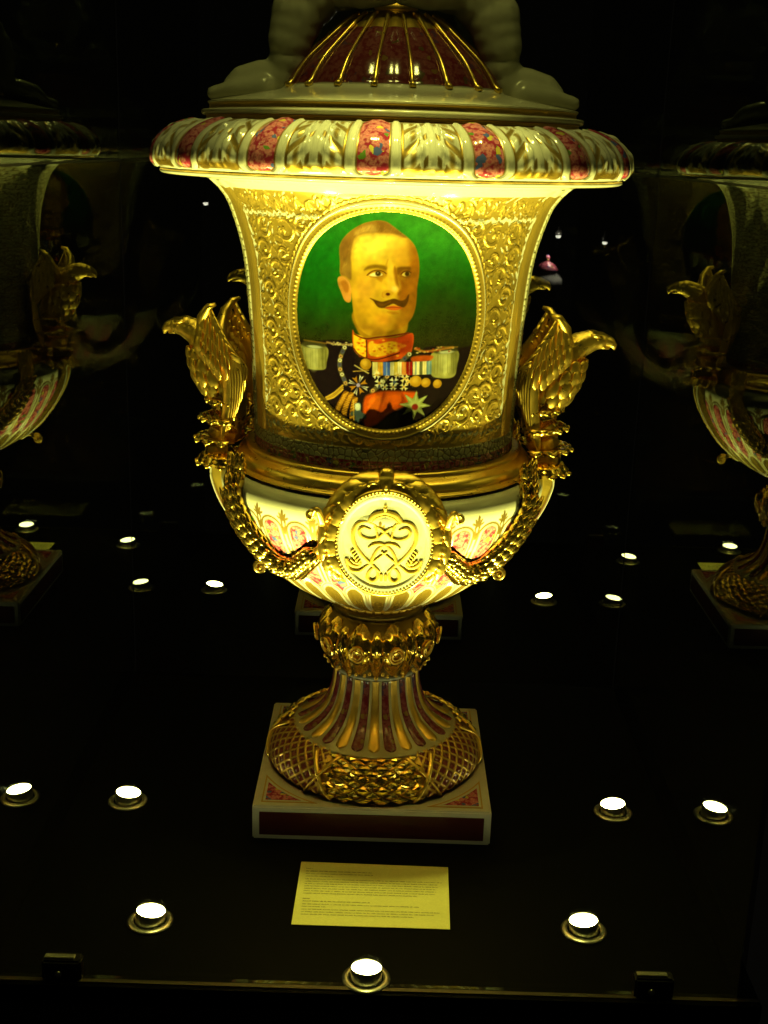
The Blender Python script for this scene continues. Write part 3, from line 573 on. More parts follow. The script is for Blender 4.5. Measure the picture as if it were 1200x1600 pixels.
# bowl
BP=resample([(.073,.362),(.077,.366),(.0775,.370),(.092,.376),(.125,.392),(.165,.418),(.2,.45),(.232,.49),(.258,.535),(.270,.57),(.2715,.59),(.262,.606),(.24,.612)],300)
def rb(z): i=BP[:,1].argsort(); return float(np.interp(z,BP[i,1],BP[i,0]))
def deco_bowl(TH,S,RR,Z):
    d=Deco(TH.shape); a=np.degrees(TH); x=((a/11.25)%1-.5)*R(11.25)*RR           # distance from the arch axis
    hw=np.clip(R(11.25)*RR*.5,0,.0255)
    zt=.5725; q=np.maximum(Z-(zt-.020),0)*1.02; ax=np.sqrt((x/(hw-.0012))**2*1.0+(q/.021)**2); 
    ax=np.where(Z<zt-.020,np.abs(x)/(hw-.0012),ax)
    up=Z>.402
    d.gild(np.where(up,1-sm(.93,.985,ax),0),(.40,.26,.05),.6); d.paint(np.where(up,1-sm(.78,.83,ax),0),WHITE); d.gild(np.where(up,1-sm(.60,.64,ax),0),(.36,.23,.04),.6); d.roses(np.where(up,1-sm(.55,.585,ax),0))
    d.h+=np.where(up,.0016*(1-sm(.55,.9,ax)),0)
    # fleurons between the arches
    xf=(((a/11.25)+.5)%1-.5)*R(11.25)*RR; 
    zz=Z-.5665; fl_=np.zeros(TH.shape)
    for px,pz,rx,rz,tl in ((0,.014,.0028,.0062,0),(-.0045,.0105,.0022,.005,.5),(.0045,.0105,.0022,.005,-.5),(-.0078,.006,.002,.0042,.95),(.0078,.006,.002,.0042,-.95)):
        u=(xf-px)*math.cos(tl)+(zz-pz)*math.sin(tl); v=-(xf-px)*math.sin(tl)+(zz-pz)*math.cos(tl); fl_=np.maximum(fl_,1-sm(.85,1.1,np.hypot(u/rx,v/rz)))
    fl_=np.maximum(fl_,(1-sm(.0016,.0024,np.abs(xf)-np.clip((zz+.022)*.16,0,.0035)))*(zz>-.022)*(zz<.01)*1.)
    d.gild(fl_,(.38,.24,.05),.6); d.paint((1-sm(.8,1.1,np.hypot(xf/.0018,(zz+.004)/.0055))),WHITE)
    # gilt tongues round the foot of the bowl
    y=((a/11.25+.5)%1-.5)*R(11.25)*RR; ht=R(11.25)*RR*.5; zc=.436; tz=np.maximum(Z-zc,0)/.024; tx=np.abs(y)/ht; tg=np.where(Z<zc,tx,np.hypot(tx,tz)); lo=Z<.462
    d.paint(np.where(lo,1-sm(.98,1.03,tg),0),WHITE); d.gild(np.where(lo,1-sm(.9,.93,tg),0),(.62,.40,.08)); d.paint(np.where(lo,1-sm(.84,.87,tg),0),WHITE); d.gild(np.where(lo,1-sm(.66,.70,tg),0),(.36,.23,.04),.5)
    d.paint(np.where((Z<zc)&lo,1-sm(.02,.05,np.abs(tx-1)),0),(.62,.40,.08))
    d.h+=np.where(lo,.0022*(1-sm(.6,.95,tg)),0)
    d.gild(np.where(Z<.3715,1.,0.)); 
    return d.out()
bowl=revolve('bowl',BP,np.concatenate([np.linspace(R(-95),R(95),760),np.linspace(R(96),R(264),300)]),deco_bowl,vase)
mb=MB()
for k in range(64): p=pol(.0785,TAU*k/64,.3725); mb.ball(p,.0032,8,5)
tag(mb.build('bead_ring','gold',bowl),kind='stuff')
# gilt moulding between bowl and neck
RP=resample([(.246,.611),(.252,.615),(.2515,.618),(.246,.621),(.2465,.626),(.242,.634),(.232,.640),(.229,.642),(.230,.6455),(.2265,.649),(.217,.650)],60)
revolve('gilt_moulding',RP,np.linspace(0,TAU,256,endpoint=False),lambda *a:{},vase,'gold')
# ------------------------------------------------------------------ neck with gold relief and portrait
NPts=[(.2145,.640),(.2149,.656),(.2176,.743),(.2232,.85),(.2332,.953),(.253,1.0236),(.2685,1.051),(.287,1.069)]
_q=spline(NPts,30,False)
def rn(z): return np.interp(z,_q[:,1],_q[:,0])
PZ,PH,PA=.875,.161,R(36.6)
def ell(TH,Z): return np.hypot(TH/PA,(Z-PZ)/PH)
def scroll_map(th,zs):
    """relief of leafy scrolls, drawn on the unrolled wall (distance along the arc, height)"""
    ds=.222*(th[1]-th[0]); dz=zs[1]-zs[0]; s0=.222*th[0]; H=np.zeros((len(zs),len(th))); rg=random.Random(5)
    def stamp(s,z,w,h):
        i0=int((s-w-s0)/ds);i1=int((s+w-s0)/ds)+2;j0=int((z-w-zs[0])/dz);j1=int((z+w-zs[0])/dz)+2
        i0=max(i0,0);j0=max(j0,0)
        if i1<=i0 or j1<=j0 or i0>=len(th) or j0>=len(zs): return
        S=s0+ds*np.arange(i0,min(i1,len(th))); Zz=zs[0]+dz*np.arange(j0,min(j1,len(zs)))
        q=1-((S[None]-s)**2+(Zz[:,None]-z)**2)/(w*w); v=h*np.sqrt(np.maximum(q,0)); H[j0:j0+len(Zz),i0:i0+len(S)]=np.maximum(H[j0:j0+len(Zz),i0:i0+len(S)],v)
    def lobe(s,z,a,L,w,h,bend):
        n=9; 
        for k in range(n):
            t=k/(n-1); stamp(s,z,w*(.45+.75*math.sin(math.pi*min(1,.15+.8*t))),h*(.45+.55*t)); a+=bend/n; s+=math.cos(a)*L/n; z+=math.sin(a)*L/n
    def scroll(cs,cz,r0,a0,dirn,turns=1.35,mir=1):
        n=int(90*turns); L=0
        for k in range(n):
            t=k/n; r=r0*(1-.70*t); a=a0+dirn*turns*TAU*t; s=cs+r*math.cos(a); z=cz+r*math.sin(a)
            stamp(mir*s,z,.0018*(1.15-.5*t),.0016)
            if k%max(4,int(6*.02/r0))==0 and t<.9:
                b=a+dirn*1.15
                lobe(mir*s,z,(b if mir>0 else math.pi-b),r0*.80*(1-.45*t),.0020,.0026,mir*dirn*1.7)
                b=a+math.pi-dirn*1.0
                lobe(mir*s,z,(b if mir>0 else math.pi-b),r0*.34*(1-.4*t),.0015,.002,-mir*dirn*1.3)
        lobe(mir*cs,cz,a0,r0*.3,.0022,.003,1.)
    L=[(.188,1.002,.018,2.5,-1),(.200,.968,.016,.5,1),(.180,.940,.017,3.6,-1),(.197,.908,.016,.3,1),(.181,.878,.015,3.4,-1),(.199,.848,.016,.4,1),(.182,.820,.016,3.5,-1),(.198,.788,.017,.3,1),(.176,.760,.019,3.0,-1),(.197,.728,.018,.6,1),
       (.150,1.000,.018,1.2,1),(.118,1.010,.013,2.2,-1),(.158,.966,.013,4.0,1),(.152,.762,.018,5.2,-1),(.128,.738,.017,4.4,1),(.158,.728,.014,5.5,1),(.098,.717,.014,4.0,-1),(.070,.705,.012,5.2,1),(.168,.795,.012,1.,1),(.044,.699,.010,4.,-1),(.020,.699,.009,5.,1),(.095,1.0225,.009,2.,1)]
    for cs,cz,r0,a0,dr in L:
        for mir in (1,-1): scroll(cs,cz,r0*1.05,a0,dr,.85,mir)
    for mir in (1,-1):                                                   # long leaves following the oval and the borders
        for k in range(46):
            a=R(-78+k*3.6); s=.1414*1.14*math.cos(a); z=PZ+PH*1.12*math.sin(a)
            lobe(mir*s,z,(lambda b:b if mir>0 else math.pi-b)(a+.9),.010,.0017,.0019,mir*.9)
        for k in range(40): lobe(mir*(.003+k*.0052),.693+.003*math.sin(k*1.7),(lambda b:b if mir>0 else math.pi-b)(.35+.5*math.sin(k*2.3)),.012,.0016,.002,mir*.7)
        for k in range(44): lobe(mir*(.003+k*.0054),1.036+.004*math.sin(k*1.3),(lambda b:b if mir>0 else math.pi-b)(1.0+.5*math.sin(k*2.1)),.013,.0022,.0018,mir*.9)
    for k in range(2600):                                                # small leaf strokes filling the ground between the scrolls
        s=rg.uniform(-.226,.226); z=rg.uniform(.690,1.054)
        if math.hypot(s/.1414,(z-PZ)/PH)<1.13: continue
        i=int((s-s0)/ds); j=int((z-zs[0])/dz)
        if 0<=i<len(th) and 0<=j<len(zs) and H[j,i]>.0006: continue
        b=1.2+1.5*math.sin(s*60)+1.1*math.cos(z*75); b=b if s>0 else math.pi-b; lobe(s,z,b,.0085,.0014,.0013,(1 if s>0 else -1)*rg.choice((-1.4,1.4)))
    return H
nz_=470; zs=np.linspace(.644,1.0685,nz_); thf=np.linspace(R(-82),R(82),760); SM=scroll_map(thf,zs)
def deco_neck(TH,S,RR,Z):
    d=Deco(TH.shape); n=TH.shape[1]; A=np.abs(TH)
    front=np.zeros(TH.shape); front[:,:len(thf)]=SM
    pan=(A<R(60.5))&(Z>.683)&(Z<1.058)
    g=sm(.0,.0005,front); lowx=np.sin(TH*61+np.sin(Z*140)*2.2)*np.sin(Z*170+np.cos(TH*37)*2.)
    d.gild(np.where(pan,1.,0.),(.60,.40,.075),.55); d.gild(np.where(pan,g,0),(.92,.62,.13),.75)
    nearb=np.maximum.reduce([sm(.012,.002,np.abs(A-R(58.5))*.222),sm(.010,.002,np.abs(Z-1.024)),sm(.012,.003,np.abs(Z-.699)),.45*np.ones(TH.shape)])
    wg=np.where(pan&(front<.00025)&(lowx*.5+.5+nearb*.55>1.18),1.,0.); d.paint(wg,WHITE); d.h+=front-np.where(wg>0,.0004,0)
    ragged=.0016*np.sin(TH*90)+.0012*np.sin(TH*211)
    d.paint(np.where(pan,band(Z+ragged,1.0235,.0042),0),WHITE); d.paint(np.where(pan,band(Z+ragged*.8-.004*np.cos(TH*4),.7035,.003),0)*(front<.0008),WHITE)
    d.paint(band(A*.222+.0008*np.sin(Z*160),R(59.3)*.222,.0022)*(Z>.70)*(Z<1.03),WHITE)
    side=(A>R(60.5))&(Z>.683); d.gild(np.where(side&(A<R(72)),1.,0.),(.66,.44,.09),.6); d.h+=np.where(side&(A<R(67)),.0022*np.sin(np.pi*np.clip((A-R(60.5))/R(6.5),0,1)),0)
    d1,d2=worley(TH*.222,Z,.0100); cell=sm(.06,.16,d2-d1)
    bb=(Z<=.683)|(side&(A>=R(73.2)))
    d.gild(np.where(bb,1.,0.),(.35,.24,.06),.6); lowband=np.where(Z<.664,1.,0.)
    d.paint(np.where(bb,cell,0),(.66,.62,.42)); d.roses(np.where(bb,cell*lowband,0)); d.h+=np.where(bb,.0014*cell,0)
    d.paint(np.where((Z>1.0585),1.,0.),WHITE)
    e=ell(TH,Z); fz=(e>.985)&(e<1.115)
    d.h=np.where(fz,0,d.h); ea=(e-1)*.15
    d.gild(np.where(fz,1.,0.),(.80,.53,.11),.65); d.h+=.0030*band(ea,.0085,.013,.003)
    ang=np.arctan2((Z-PZ)/PH,TH/PA); bead=.5+.5*np.cos(ang*150); d.h+=.0011*band(ea,.0045,.004,.0012)*bead
    d.paint(band(ea,.0142,.0022,.0005),WHITE); d.h+=.0016*band(ea,.0142,.003,.001)
    return d.out()
NP=np.c_[rn(zs),zs]
neck=revolve('neck',NP,np.concatenate([thf,np.linspace(R(84),R(276),150)]),deco_neck,vase,keep=lambda T,S,RR,Z:ell(T,Z)>.992)
# the portrait, painted on its own oval of the wall
tp=np.linspace(-PA*1.01,PA*1.01,400); zp=np.linspace(PZ-PH*1.01,PZ+PH*1.01,460)
TT,ZZ=np.meshgrid(tp,zp); RRp=rn(ZZ); Xp=RRp*np.sin(TT); ins=(ell(TT,ZZ)<1.006).ravel()
V=np.stack([Xp*1.0,-RRp*np.cos(TT),ZZ],-1).reshape(-1,3); F=grid_faces(460,400,False); F=F[ins[F].all(1)]; used=np.zeros(len(V),bool); used[F]=1; idx=np.cumsum(used)-1
V=V[used];F=idx[F]; px=576.54+1058.*V[:,0]+31.12*V[:,2]; py=1426.2+32.33*V[:,0]-1055.73*V[:,2]
rgb=paint_portrait(px,py); lin=np.where(rgb<.04045,rgb/12.92,((rgb+.055)/1.055)**2.4)
PG=.86; base=np.clip(lin/np.array([1.,.95,.40])*PG,.002,.85)
obj('portrait',V,F,'decor',vase,True,dict(col=base,metal=np.zeros(len(V)),rose=np.zeros(len(V))))['label']='oval painted portrait of a moustached officer with medals on green'
# ------------------------------------------------------------------ rim
MP=resample([(.284,1.0665),(.300,1.0712),(.330,1.0735),(.352,1.0742),(.3605,1.0762),(.3625,1.0795),(.3605,1.0825),(.3665,1.0855),(.3725,1.0925),(.3740,1.1010),(.3705,1.1150),(.3590,1.1310),(.3390,1.1440),(.3150,1.1520),(.2930,1.1545),(.2850,1.1545)],230)
def deco_rim(TH,S,RR,Z):
    d=Deco(TH.shape); a=((np.degrees(TH)+3.6)/24.+.5)%1-.5; a=a*24.                  # degrees from the rose tongue axis
    sO=np.clip((S-.094)/(.196-.094),-.5,1.5); top=(S>.092)
    # rose tongue
    zb=np.clip((.10-sO)/.10,0,1); t=np.hypot(a/3.2,zb*.98); ton=top
    inb=(S>.0925)&(S<.198)
    leafzone=np.where(inb,1.,0.)
    # acanthus: ribs and curled lobes either side of a stalk at 12 degrees
    b=12-np.abs(a); lob=np.sin(sO*17+b*1.05)*.5+.5; up=np.clip(1-sO,0,1)
    hleaf=(.0040*np.exp(-((b-.2)/.75)**2)+.0034*lob*np.clip((b-.8)/1.5,0,1)*np.clip((6.0-b)/1.0,0,1)*(.35+.9*np.sin(np.pi*np.clip(sO,0,1)))+.0025*np.exp(-((b-2.2)/.5)**2))*leafzone*sm(.0,.16,sO)*sm(1.05,.9,sO)
    d.h+=hleaf
    d.gild(np.where((inb)&(hleaf<.0016)&(b<6.2),1.,0.)*sm(.42,.16,lob+.15*sO)*.95,(.50,.32,.06),.7); d.gild(leafzone*(b<6.)*sm(.15,.09,sO)*sm(-.01,.02,sO),(.60,.38,.07))
    d.gild(leafzone*band(b,3.9,1.1,.4)*sm(.25,.5,lob)*.9,(.62,.41,.08),.7)
    A=np.where(inb,1.,0.)
    d.gild(A*(1-sm(1.90,1.96,t)),(.55,.34,.06)); d.paint(A*(1-sm(1.74,1.79,t)),WHITE); d.gild(A*(1-sm(1.08,1.12,t)),(.55,.34,.06)); d.roses(A*(1-sm(.98,1.02,t)))
    d.h+=A*(.0042*(1-sm(.2,1.08,t))+.0030*band(t,1.42,.5,.14))
    d.gild(band(S,.0835,.0035,.0008)); d.gild(band(S,.0745,.0016,.0006)); d.gild(np.where(S>.203,1.,0.),(.5,.31,.06))
    return d.out()
rim=revolve('rim',MP,np.concatenate([np.linspace(R(-93),R(93),1000),np.linspace(R(93.5),R(266.5),400)]),deco_rim,vase)
# ------------------------------------------------------------------ lid
LP=resample([(.289,1.1548),(.2905,1.1560),(.2900,1.1605),(.2955,1.1620),(.2975,1.1650),(.2965,1.1690),(.2900,1.1700),(.2855,1.1715),(.2850,1.1770),(.2880,1.1800),(.2850,1.1822),(.2500,1.1890),(.2100,1.1965),(.1800,1.2030),(.1690,1.2090),(.1600,1.2230),(.1430,1.2450),(.1190,1.2670),(.0940,1.2880),(.0760,1.3020),(.0500,1.3170),(.0150,1.3220),(.001,1.3225)],260)
def deco_lid(TH,S,RR,Z):
    d=Deco(TH.shape,(.70,.67,.54)); d.gild(((Z>1.1705)&(Z<1.1785)&(RR>.28))*1.,(.36,.22,.05)); d.gild(((Z<1.1612))*1.,(.45,.28,.05))
    a=((np.degrees(TH)/18.+.5)%1-.5)*18.; dome=(Z>1.208)&(Z<1.312); ww=8.7
    m=dome*(1-sm(.92,1.,np.abs(a)/ww)); d.paint(m,(.075,.011,.012)); d.roses(m*.15); d.h+=dome*(.0025*np.cos(np.clip(a/9.,-1,1)*np.pi/2))
    d.gild(((Z>1.290)&dome)*1.*(1-sm(.7,.9,np.abs(a)/ww)),(.45,.30,.06)); d.gild((Z>=1.312)*1.,(.4,.26,.05)); return d.out()
lid=revolve('lid',LP,np.linspace(0,TAU,720,endpoint=False),deco_lid,vase)
DP=LP[(LP[:,1]>1.2035)&(LP[:,1]<1.312)]; DP=poly_resample(DP,22)
rib=MB().tube([pol(r+.0022,0,z+.0022) for r,z in DP],[.0050 if i<2 else .0030+.0008*math.cos(i*.3) for i in range(22)],8,up=(1,0,0)).data('rib','gold')
for k in range(20): put('rib',rib,lid,Matrix.Rotation(TAU*(k+.5)/20,4,'Z'))
MB().lathe([(.03,1.318),(.034,1.326),(.022,1.334),(.018,1.345),(.03,1.36),(.034,1.375),(.022,1.40),(.006,1.41)],32).build('finial','dull',lid)
for s in (1,-1):
    ch=[[(.06,.015,1.375,.05),(.115,.0,1.365,.052),(.148,-.012,1.315,.043),(.160,-.015,1.275,.036),(.163,-.012,1.245,.032),(.172,-.012,1.222,.028)],
        [(.168,-.012,1.224,.026),(.205,-.012,1.224,.022),(.235,-.012,1.219,.018),(.252,-.012,1.208,.013)],[(.20,-.035,1.205,.018),(.245,-.032,1.201,.014),(.278,-.025,1.194,.011)],
        [(.10,.03,1.37,.05),(.06,.03,1.45,.062),(.055,.025,1.53,.058),(.055,.02,1.565,.026)],[(.055,.015,1.60,.042),(.055,.012,1.625,.045)],
        [(.09,-.02,1.36,.036),(.05,-.055,1.345,.028),(.01,-.068,1.343,.020)],[(.06,.0,1.53,.03),(.10,-.04,1.47,.022),(.075,-.07,1.42,.017),(.06,-.075,1.40,.016)]]
    fg_=blob('seated_figure',[[(s*x,y,z,r) for x,y,z,r in c] for c in ch],'bisque',lid,.0042,4)
# ------------------------------------------------------------------ medallion on the bowl
MX,MZ,MY=.007,.552,-.272
MQ=Matrix.Translation((MX,MY,MZ))@Matrix.Rotation(R(-4),4,'X')@Matrix.Rotation(R(90),4,'X')      # local x right, y up, z towards the viewer
ov=1.06
def lathe_oval(prof,n=96): m=MB().lathe(prof,n); m.V=[(x,y*ov,z) for x,y,z in m.V]; return m
med=lathe_oval([(.060,-.055),(.074,-.030),(.0765,-.004),(.0765,.001),(.0755,.0020),(.0725,.0022),(.0705,.0016),(.0690,.0022),(.0668,.0022),(.0650,.0014),(.0640,.0004),(.0625,.0000),(.0400,.0006),(.0001,.0008)]).build('medallion','white',vase); med.matrix_local=MQ
m=lathe_oval([(.0768,-.012),(.0785,-.006),(.0785,.000),(.0762,.0022),(.0740,.0026),(.0738,.0010),(.0752,-.004)]); m.build('gilt_border','gold',med)
mb=MB()
for k in range(84): a=TAU*k/84; mb.ball((.0722*math.cos(a),.0722*ov*math.sin(a),.0024),.0019,8,5)
tag(mb.build('bead_ring','gold',med),kind='stuff')
MC=lambda L:[((x-592)*.000171,-(y-700)*.000171,.0013+.0003*math.sin(i*1.9)) for i,(x,y) in enumerate(L)]
def mono(L,r,closed=False):
    P=spline(MC(L),8,closed); 
    if closed: P=np.r_[P,P[:1]]
    n=len(P); rr=[r*(.55+.6*math.sin(math.pi*(i+1)/(n+1))) for i in range(n)] if not closed else r
    MB().tube(P,rr,8,up=(0,0,1),thick=.0009).build('monogram_stroke','soft',med)
for sg in (1,-1):
    f=lambda L:[(592+sg*(x-592),y) for x,y in L]
    mono(f([(520,590),(500,530),(420,508),(345,540),(315,620),(335,720),(410,820),(500,905),(560,960)]),.0028)
    mono(f([(520,590),(525,650),(460,665),(390,640),(370,590),(410,560),(470,580)]),.0024)
    mono(f([(300,850),(340,880),(385,880),(370,910),(320,905),(275,870),(268,850),(290,940),(370,960),(440,910),(520,850),(620,770)]),.0024)
    mono(f([(540,940),(500,925),(460,970),(455,1020),(495,1050),(535,1020),(540,970),(520,930)]),.0026)
    mono(f([(573,975),(573,1045)]),.0022)
    mono(f([(440,515),(500,450),(592,420)]),.0036); mono(f([(460,525),(520,470),(592,448)]),.0022)
    mono(f([(450,745),(500,712),(580,708),(660,770),(700,860),(690,905)]),.0024)
    mono(f([(520,670),(590,600),(650,555),(690,560)]),.0022)
    for q in range(5): mono(f([(330+q*14,760+q*24),(300+q*16,780+q*26),(310+q*16,800+q*22)]),.0014)
for x,y,r in ((592,385,.003),(592,405,.0022),(592,360,.002)): MB().ball(MC([(x,y)])[0],r,10,7).build('monogram_stroke','soft',med)
# leafy horseshoe frame
HA=np.linspace(R(-42),R(222),60); HP=[(.0865*math.cos(a),.0865*ov*math.sin(a),-.012-.012*max(0,math.sin(a))**4) for a in HA]
hs=MB().tube(HP,[.0125*(.45+.55*math.sin(math.pi*i/59)**.5) for i in range(60)],12,up=(0,0,1)).build('horseshoe_frame','gold',med)
lw=blade(.060,.0140,.0048,.003,19,lobes=5,ns=10).data('frame_leaf','gold')
for k in range(7):
    for sg in (1,-1):
        a=math.pi/2+sg*(R(14)+k*R(17)); q=Vector((math.cos(a),math.sin(a)*ov,0)); tg=Vector((-sg*math.sin(a),sg*math.cos(a)*ov,0))*1.0
        for ro,zo,nn in ((.0930,-.001,q*.75+Vector((0,0,.7))),(.0835,.0045,Vector((0,0,1))+q*-.1)):
            put('frame_leaf',lw,hs,frame(q*ro+Vector((0,0,zo-.006-.012*max(0,math.sin(a))**4))-tg*.026-q*.004,tg+q*(.16 if ro>.09 else -.02),nn)@Matrix.Scale(1-.045*k,4))
# crest mask over the medallion
cr=blob('crest',[[(0,.090,-.014,.015),(0,.101,-.018,.0135)],[(-.012,.088,-.009,.008),(-.020,.084,-.009,.007)],[(.012,.088,-.009,.008),(.020,.084,-.009,.007)],[(0,.083,-.004,.008),(0,.079,-.003,.007)]],'gold',med,.0016,3)
for x,y,z,r in ((-.006,.092,-.005,.003),(.006,.092,-.005,.003),(0,.085,.003,.0036)): MB().ball((x,y,z),r,10,7).build('crest_knop','gold',cr)
for sg in (1,-1):
    P=[(sg*(.018+.010*math.cos(a)*(1-i*.028)),.083+.010*math.sin(a)*(1-i*.028),-.004) for i,a in enumerate(np.linspace(.3,7.5,26))]; MB().tube(P,[.0034-.00008*i for i in range(26)],8).build('crest_volute','gold',cr)
    P=[(sg*(.093+.016*t),.028+.030*math.sin(2.6*t)-.008*t,.006+.012*math.sin(3*t)) for t in np.linspace(0,1,14)]; MB().tube(P,[.0058-.0002*i for i in range(14)],8).build('ribbon_curl','gold',med)
    P=[(sg*(.109+.007*math.cos(a)*(1-.03*i)),.044+.007*math.sin(a)*(1-.03*i),.012) for i,a in enumerate(np.linspace(-1.5,4.2,18))]; MB().tube(P,.0034,8).build('ribbon_curl','gold',med)
# ------------------------------------------------------------------ laurel garlands
gl=blade(.032,.0085,.0030,.0025,8,ns=6).data('garland_leaf','bright'); bl=MB().ball((0,0,0),.0038,8,6).data('berry','bright')
for back in (0,1):
  for sg in (1,-1):
    K=[(57,.624),(56.5,.600),(54,.560),(50,.526),(45,.501),(38.5,.487),(31,.492),(25,.512),(19,.536)]
    Q=spline(K,10,False); C=[]
    for a,z in Q:
        t=R(a)*sg
        if back: t=math.pi-t
        C.append((pol(rb(min(z,.6))+(.008 if z<.6 else .004),t,z),pol(1,t,0)))
    n=len(C); g=MB().tube([c[0] for c in C],[0.0100*(.75+.60*math.sin(math.pi*i/(n-1))) for i in range(n)],8).build('garland','dull',vase)
    for i in range(1,n-2,4):
        p,nr=C[i]; tg=(C[i-1][0]-C[i+1][0]).normalized(); sd=tg.cross(nr).normalized(); 
        if sg*(1-2*back)<0 and False: pass
        wd=.0108*(.75+.60*math.sin(math.pi*i/(n-1)))
        for q in (-1.35,-.75,-.15,.45,1.05,1.6):
            d=nr*math.cos(q)+sd*math.sin(q); put('garland_leaf',gl,g,frame(p+d*wd*.75+tg*(.004*(q*7%2)),tg+d*.24+sd*.12*math.sin(q),d))
        if i%8==1: put('berry',bl,g,Matrix.Translation(p+(nr*.8+sd*.5)*wd*1.35))
# ------------------------------------------------------------------ eagle handles
def rot_of(sg): return Matrix.Translation((.25,0,0))@Matrix.Rotation(R(2) if sg>0 else R(-16),4,'Z')@Matrix.Translation((-.25,0,0))
feather_m={}
def feather(nm,P,w,parent,nrm,mat='gold',tk=.0022,lobed=0):
    P=spline([tuple(p) for p in P],5,False); n=len(P); ws=[]
    for i in range(n):
        t=i/(n-1); ww=w*max(.08,min(1,t*4+.35))*(1-max(0,(t-.72)/.28)**2*.93)
        if lobed: ww*=.72+.42*abs(math.sin(math.pi*lobed*t))
        ws.append(ww)
    side=[]
    for i in range(n):
        t=Vector(P[min(i+1,n-1)])-Vector(P[max(i-1,0)]); side.append(t.cross(Vector(nrm)))
    o=MB().tube(P,ws,8,side=side,thick=[max(.0005,tk*(1-.6*i/n)) for i in range(n)]).build(nm,mat,parent)
    return o
proto=None
def eagle():
    ch=[[(.352,0,.8265,.0152),(.338,0,.826,.0185),(.318,0,.817,.0220),(.299,0,.800,.0270),(.284,0,.779,.0320),(.272,0,.757,.0345),(.263,0,.735,.0330),(.257,0,.710,.0270),(.252,0,.685,.022)]]
    b=blob('eagle_handle',ch,'gold',vase,.0026,4)
    # hooked beak, brow and eyes
    MB().tube([(.352,0,.8265),(.362,0,.8265),(.371,0,.8235),(.377,0,.8175),(.378,0,.811)],[.0130,.0112,.0085,.0052,.0015],10,side=(0,1,0),thick=[.0125,.0112,.0088,.0055,.0015]).build('beak','gold',b)
    MB().tube([(.350,0,.8185),(.360,0,.8165),(.369,0,.8135)],[.010,.0080,.0035],8,side=(0,1,0),thick=[.006,.0048,.002]).build('lower_beak','gold',b)
    for s in (1,-1):
        MB().ball((.3465,s*.0128,.8295),.0034,10,7).build('eye','gold',b)
        MB().tube([(.334,s*.0155,.8365),(.345,s*.0150,.8352),(.355,s*.0100,.8325)],[.0025,.0036,.0016],8).build('brow','gold',b)
        v=s
        # wing arm, long primaries and two rows of coverts
        MB().tube([(.284,v*.022,.800),(.292,v*.036,.825),(.286,v*.045,.850),(.274,v*.050,.868),(.262,v*.050,.872)],[.011,.0125,.0105,.0075,.003],10,thick=[.010,.011,.009,.006,.003]).build('wing_arm','gold',b)
        for k in range(7):
            x0=.272-.0062*k; z0=.866-.0115*k; ex=.258-.0058*k; ez=.640+.0085*k*(1+.12*k)
            feather('primary_feather',[(x0,v*(.050+.001*k),z0),((x0+ex)/2-.020+.001*k,v*(.054-.001*k),z0*.62+ez*.38),((x0+ex)/2-.022+.002*k,v*(.050-.001*k),z0*.35+ez*.65),(ex,v*(.042-.0015*k),ez)],.0092,b,(.25,v,.1),'gold')
        for row,(n,dz,L) in enumerate(((6,.0,.050),(6,.018,.046),(5,.034,.040))):
            for k in range(n):
                x0=.286-.0075*k+.003*row; z0=.848-.009*k-dz+.012; y0=v*(.046+.0035*row*.5+.001*k)
                feather('covert_feather',[(x0,y0,z0),(x0+.001-.004*k*.4,y0*1.06+v*.003,z0-L*.5),(x0-.003-.0012*k,y0*1.02,z0-L)],.0080,b,(.45,v,.15))
        # breast feathers
        for r in range(7):
            a=r/6; cx=.302-.048*a; cz=.795-.095*a; rr=.024+.014*math.sin(math.pi*min(1,a+.15))
            for k in range(4):
                t=R(12+k*30+(15 if r%2 else 0)); d=Vector((math.cos(t),v*math.sin(t),-.05)); p=Vector((cx,0,cz))+Vector((d.x*rr,d.y*rr,0)); 
                feather('breast_feather',[p,p+d*.004+Vector((-.004,0,-.014)),p+d*.0025+Vector((-.012,0,-.029))],.0098,b,d,'gold',.0034)
        for r in range(3):
            for k in range(3):
                t=R(20+k*45); cx=.330-.012*r; p=Vector((cx,v*math.sin(t)*(.017+.002*r),.822-.006*r+math.cos(t)*(.0165+.002*r))); feather('neck_feather',[p,p+Vector((-.010,v*.002,-.001)),p+Vector((-.019,v*.0035,-.006))],.0048,b,(0,v*math.sin(t),math.cos(t)),'gold',.0018)
    # acanthus cup in three tiers under the bird
    core=MB().tube([(.252,0,.700),(.262,0,.672),(.272,0,.645),(.276,0,.618),(.270,0,.592)],[.020,.026,.027,.022,.014],12).build('calyx','gold',b)
    for tier,(z0,x0,rad,dz,n,wd) in enumerate(((.680,.250,.042,.034,8,.0130),(.663,.255,.048,.020,9,.0130),(.645,.260,.052,.002,8,.0135),(.626,.264,.046,-.020,8,.0125))):
        for k in range(n):
            t=R(-100+200*(k+.5*(tier%2)*0)/(n-1)); d=Vector((math.cos(t),math.sin(t),0)); p=Vector((x0,0,z0))
            tip=p+d*rad+Vector((0,0,dz)); feather('acanthus_leaf',[p+d*.008-Vector((0,0,.010)),p+d*rad*.55+Vector((0,0,dz*.1-.004)),p+d*rad*.92+Vector((0,0,dz*.55)),tip+d*.003,tip+d*.008+Vector((0,0,-.006))],wd,b,d*.5+Vector((0,0,-1 if dz<0 else 1.)),'bright',.0038,5)
            MB().ball(tip+d*.007+Vector((0,0,-.004)),.0042,8,6).build('leaf_curl','bright',b)
    return b
e1=eagle(); e1.matrix_local=rot_of(1); e1['label']='gilded eagle handle on the right side of the vase'
e2=e1.copy(); COL.objects.link(e2); e2.parent=vase; e2.matrix_local=Matrix.Rotation(math.pi,4,'Z')@rot_of(-1); e2['label']='gilded eagle handle on the left side of the vase'
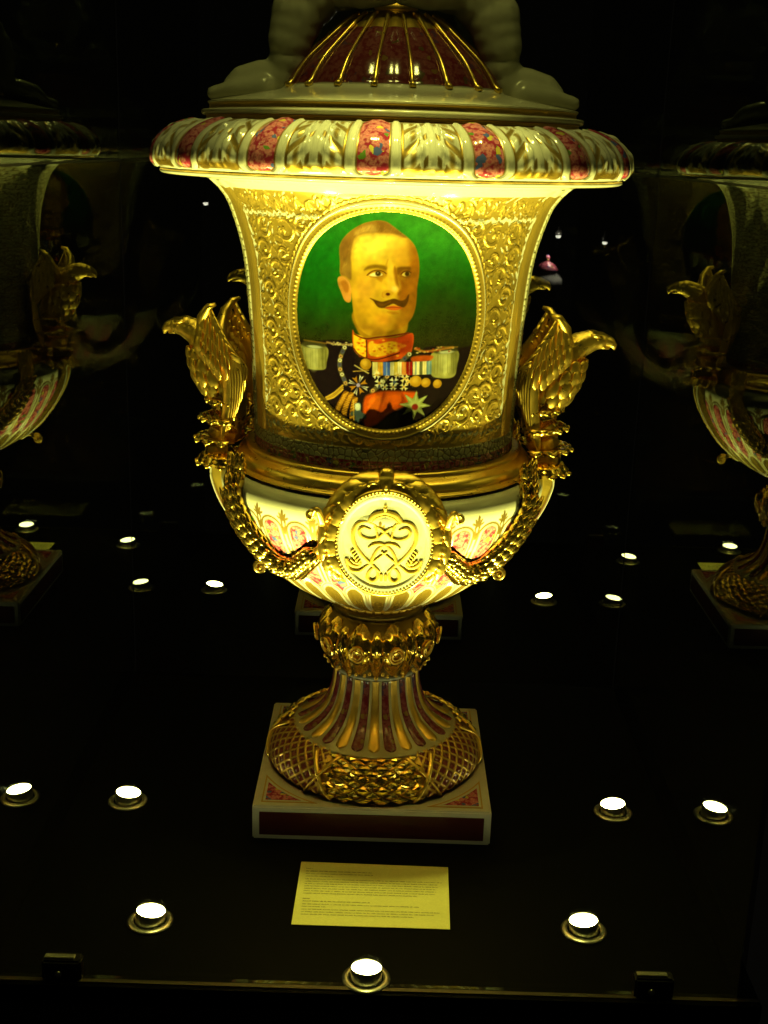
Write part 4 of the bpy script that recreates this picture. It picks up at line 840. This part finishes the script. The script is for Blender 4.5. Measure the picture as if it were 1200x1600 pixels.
for ch in list(e1.children):
    c=ch.copy(); COL.objects.link(c); c.parent=e2; c.matrix_local=ch.matrix_local.copy()
# straps down the sides of the bowl, ending in a volute
for sg in (1,-1):
    Z=np.linspace(.632,.415,40); V=[];W=[]
    for i,z in enumerate(Z):
        r=rb(min(z,.59)); out=.021*(1-.45*i/39)+(.006 if z>.6 else 0); ro=r+out; hw=.017*(1-.35*i/39)
        V+=[(sg*(r-.012),-hw,z),(sg*(ro-.003),-hw,z-.001),(sg*ro,-hw*.82,z-.002),(sg*(ro+.001),0,z-.003),(sg*ro,hw*.82,z-.002),(sg*(ro-.003),hw,z-.001),(sg*(r-.012),hw,z)]
    F=[(i*7+k,i*7+k+1,(i+1)*7+k+1,(i+1)*7+k) for i in range(39) for k in range(6)]
    st=obj('side_strap',V,F,'strap',vase)
    P=[];Pz=[]
    for i,z in enumerate(Z): r=rb(min(z,.59)); out=.021*(1-.45*i/39)+(.006 if z>.6 else 0); P.append((sg*(r+out-.001),-.0165*(1-.35*i/39),z-.001)); Pz.append((sg*(r+out-.001),.0165*(1-.35*i/39),z-.001))
    MB().tube(P,.0017,6).build('strap_edge','white',st); MB().tube(Pz,.0017,6).build('strap_edge','white',st)
    mb=MB()
    for i in range(0,39): 
        r=rb(min(Z[i],.59)); out=.021*(1-.45*i/39)+(.006 if Z[i]>.6 else 0); mb.ball((sg*(r+out+.001),.004,Z[i]),.0032,8,5)
    tag(mb.build('strap_beads','gold',st),kind='stuff')
    c=Vector((sg*.207,0,.414)); vol=MB().tube([c+Vector((sg*(.0115*math.cos(a)*(1-.028*i)),0,.0115*math.sin(a)*(1-.028*i))) for i,a in enumerate(np.linspace(2.2,-5.,28))],[.0062-.00008*i for i in range(28)],8,side=(0,1,0),thick=[.0045]*28).build('strap_volute','gold',st)
    MB().ball(c,.0055,10,7).build('volute_eye','gold',st)
    MB().tube([(sg*.178,0,.425),(sg*.190,0,.424),(sg*.200,0,.422)],[.004,.006,.006],8).build('volute_neck','gold',st)
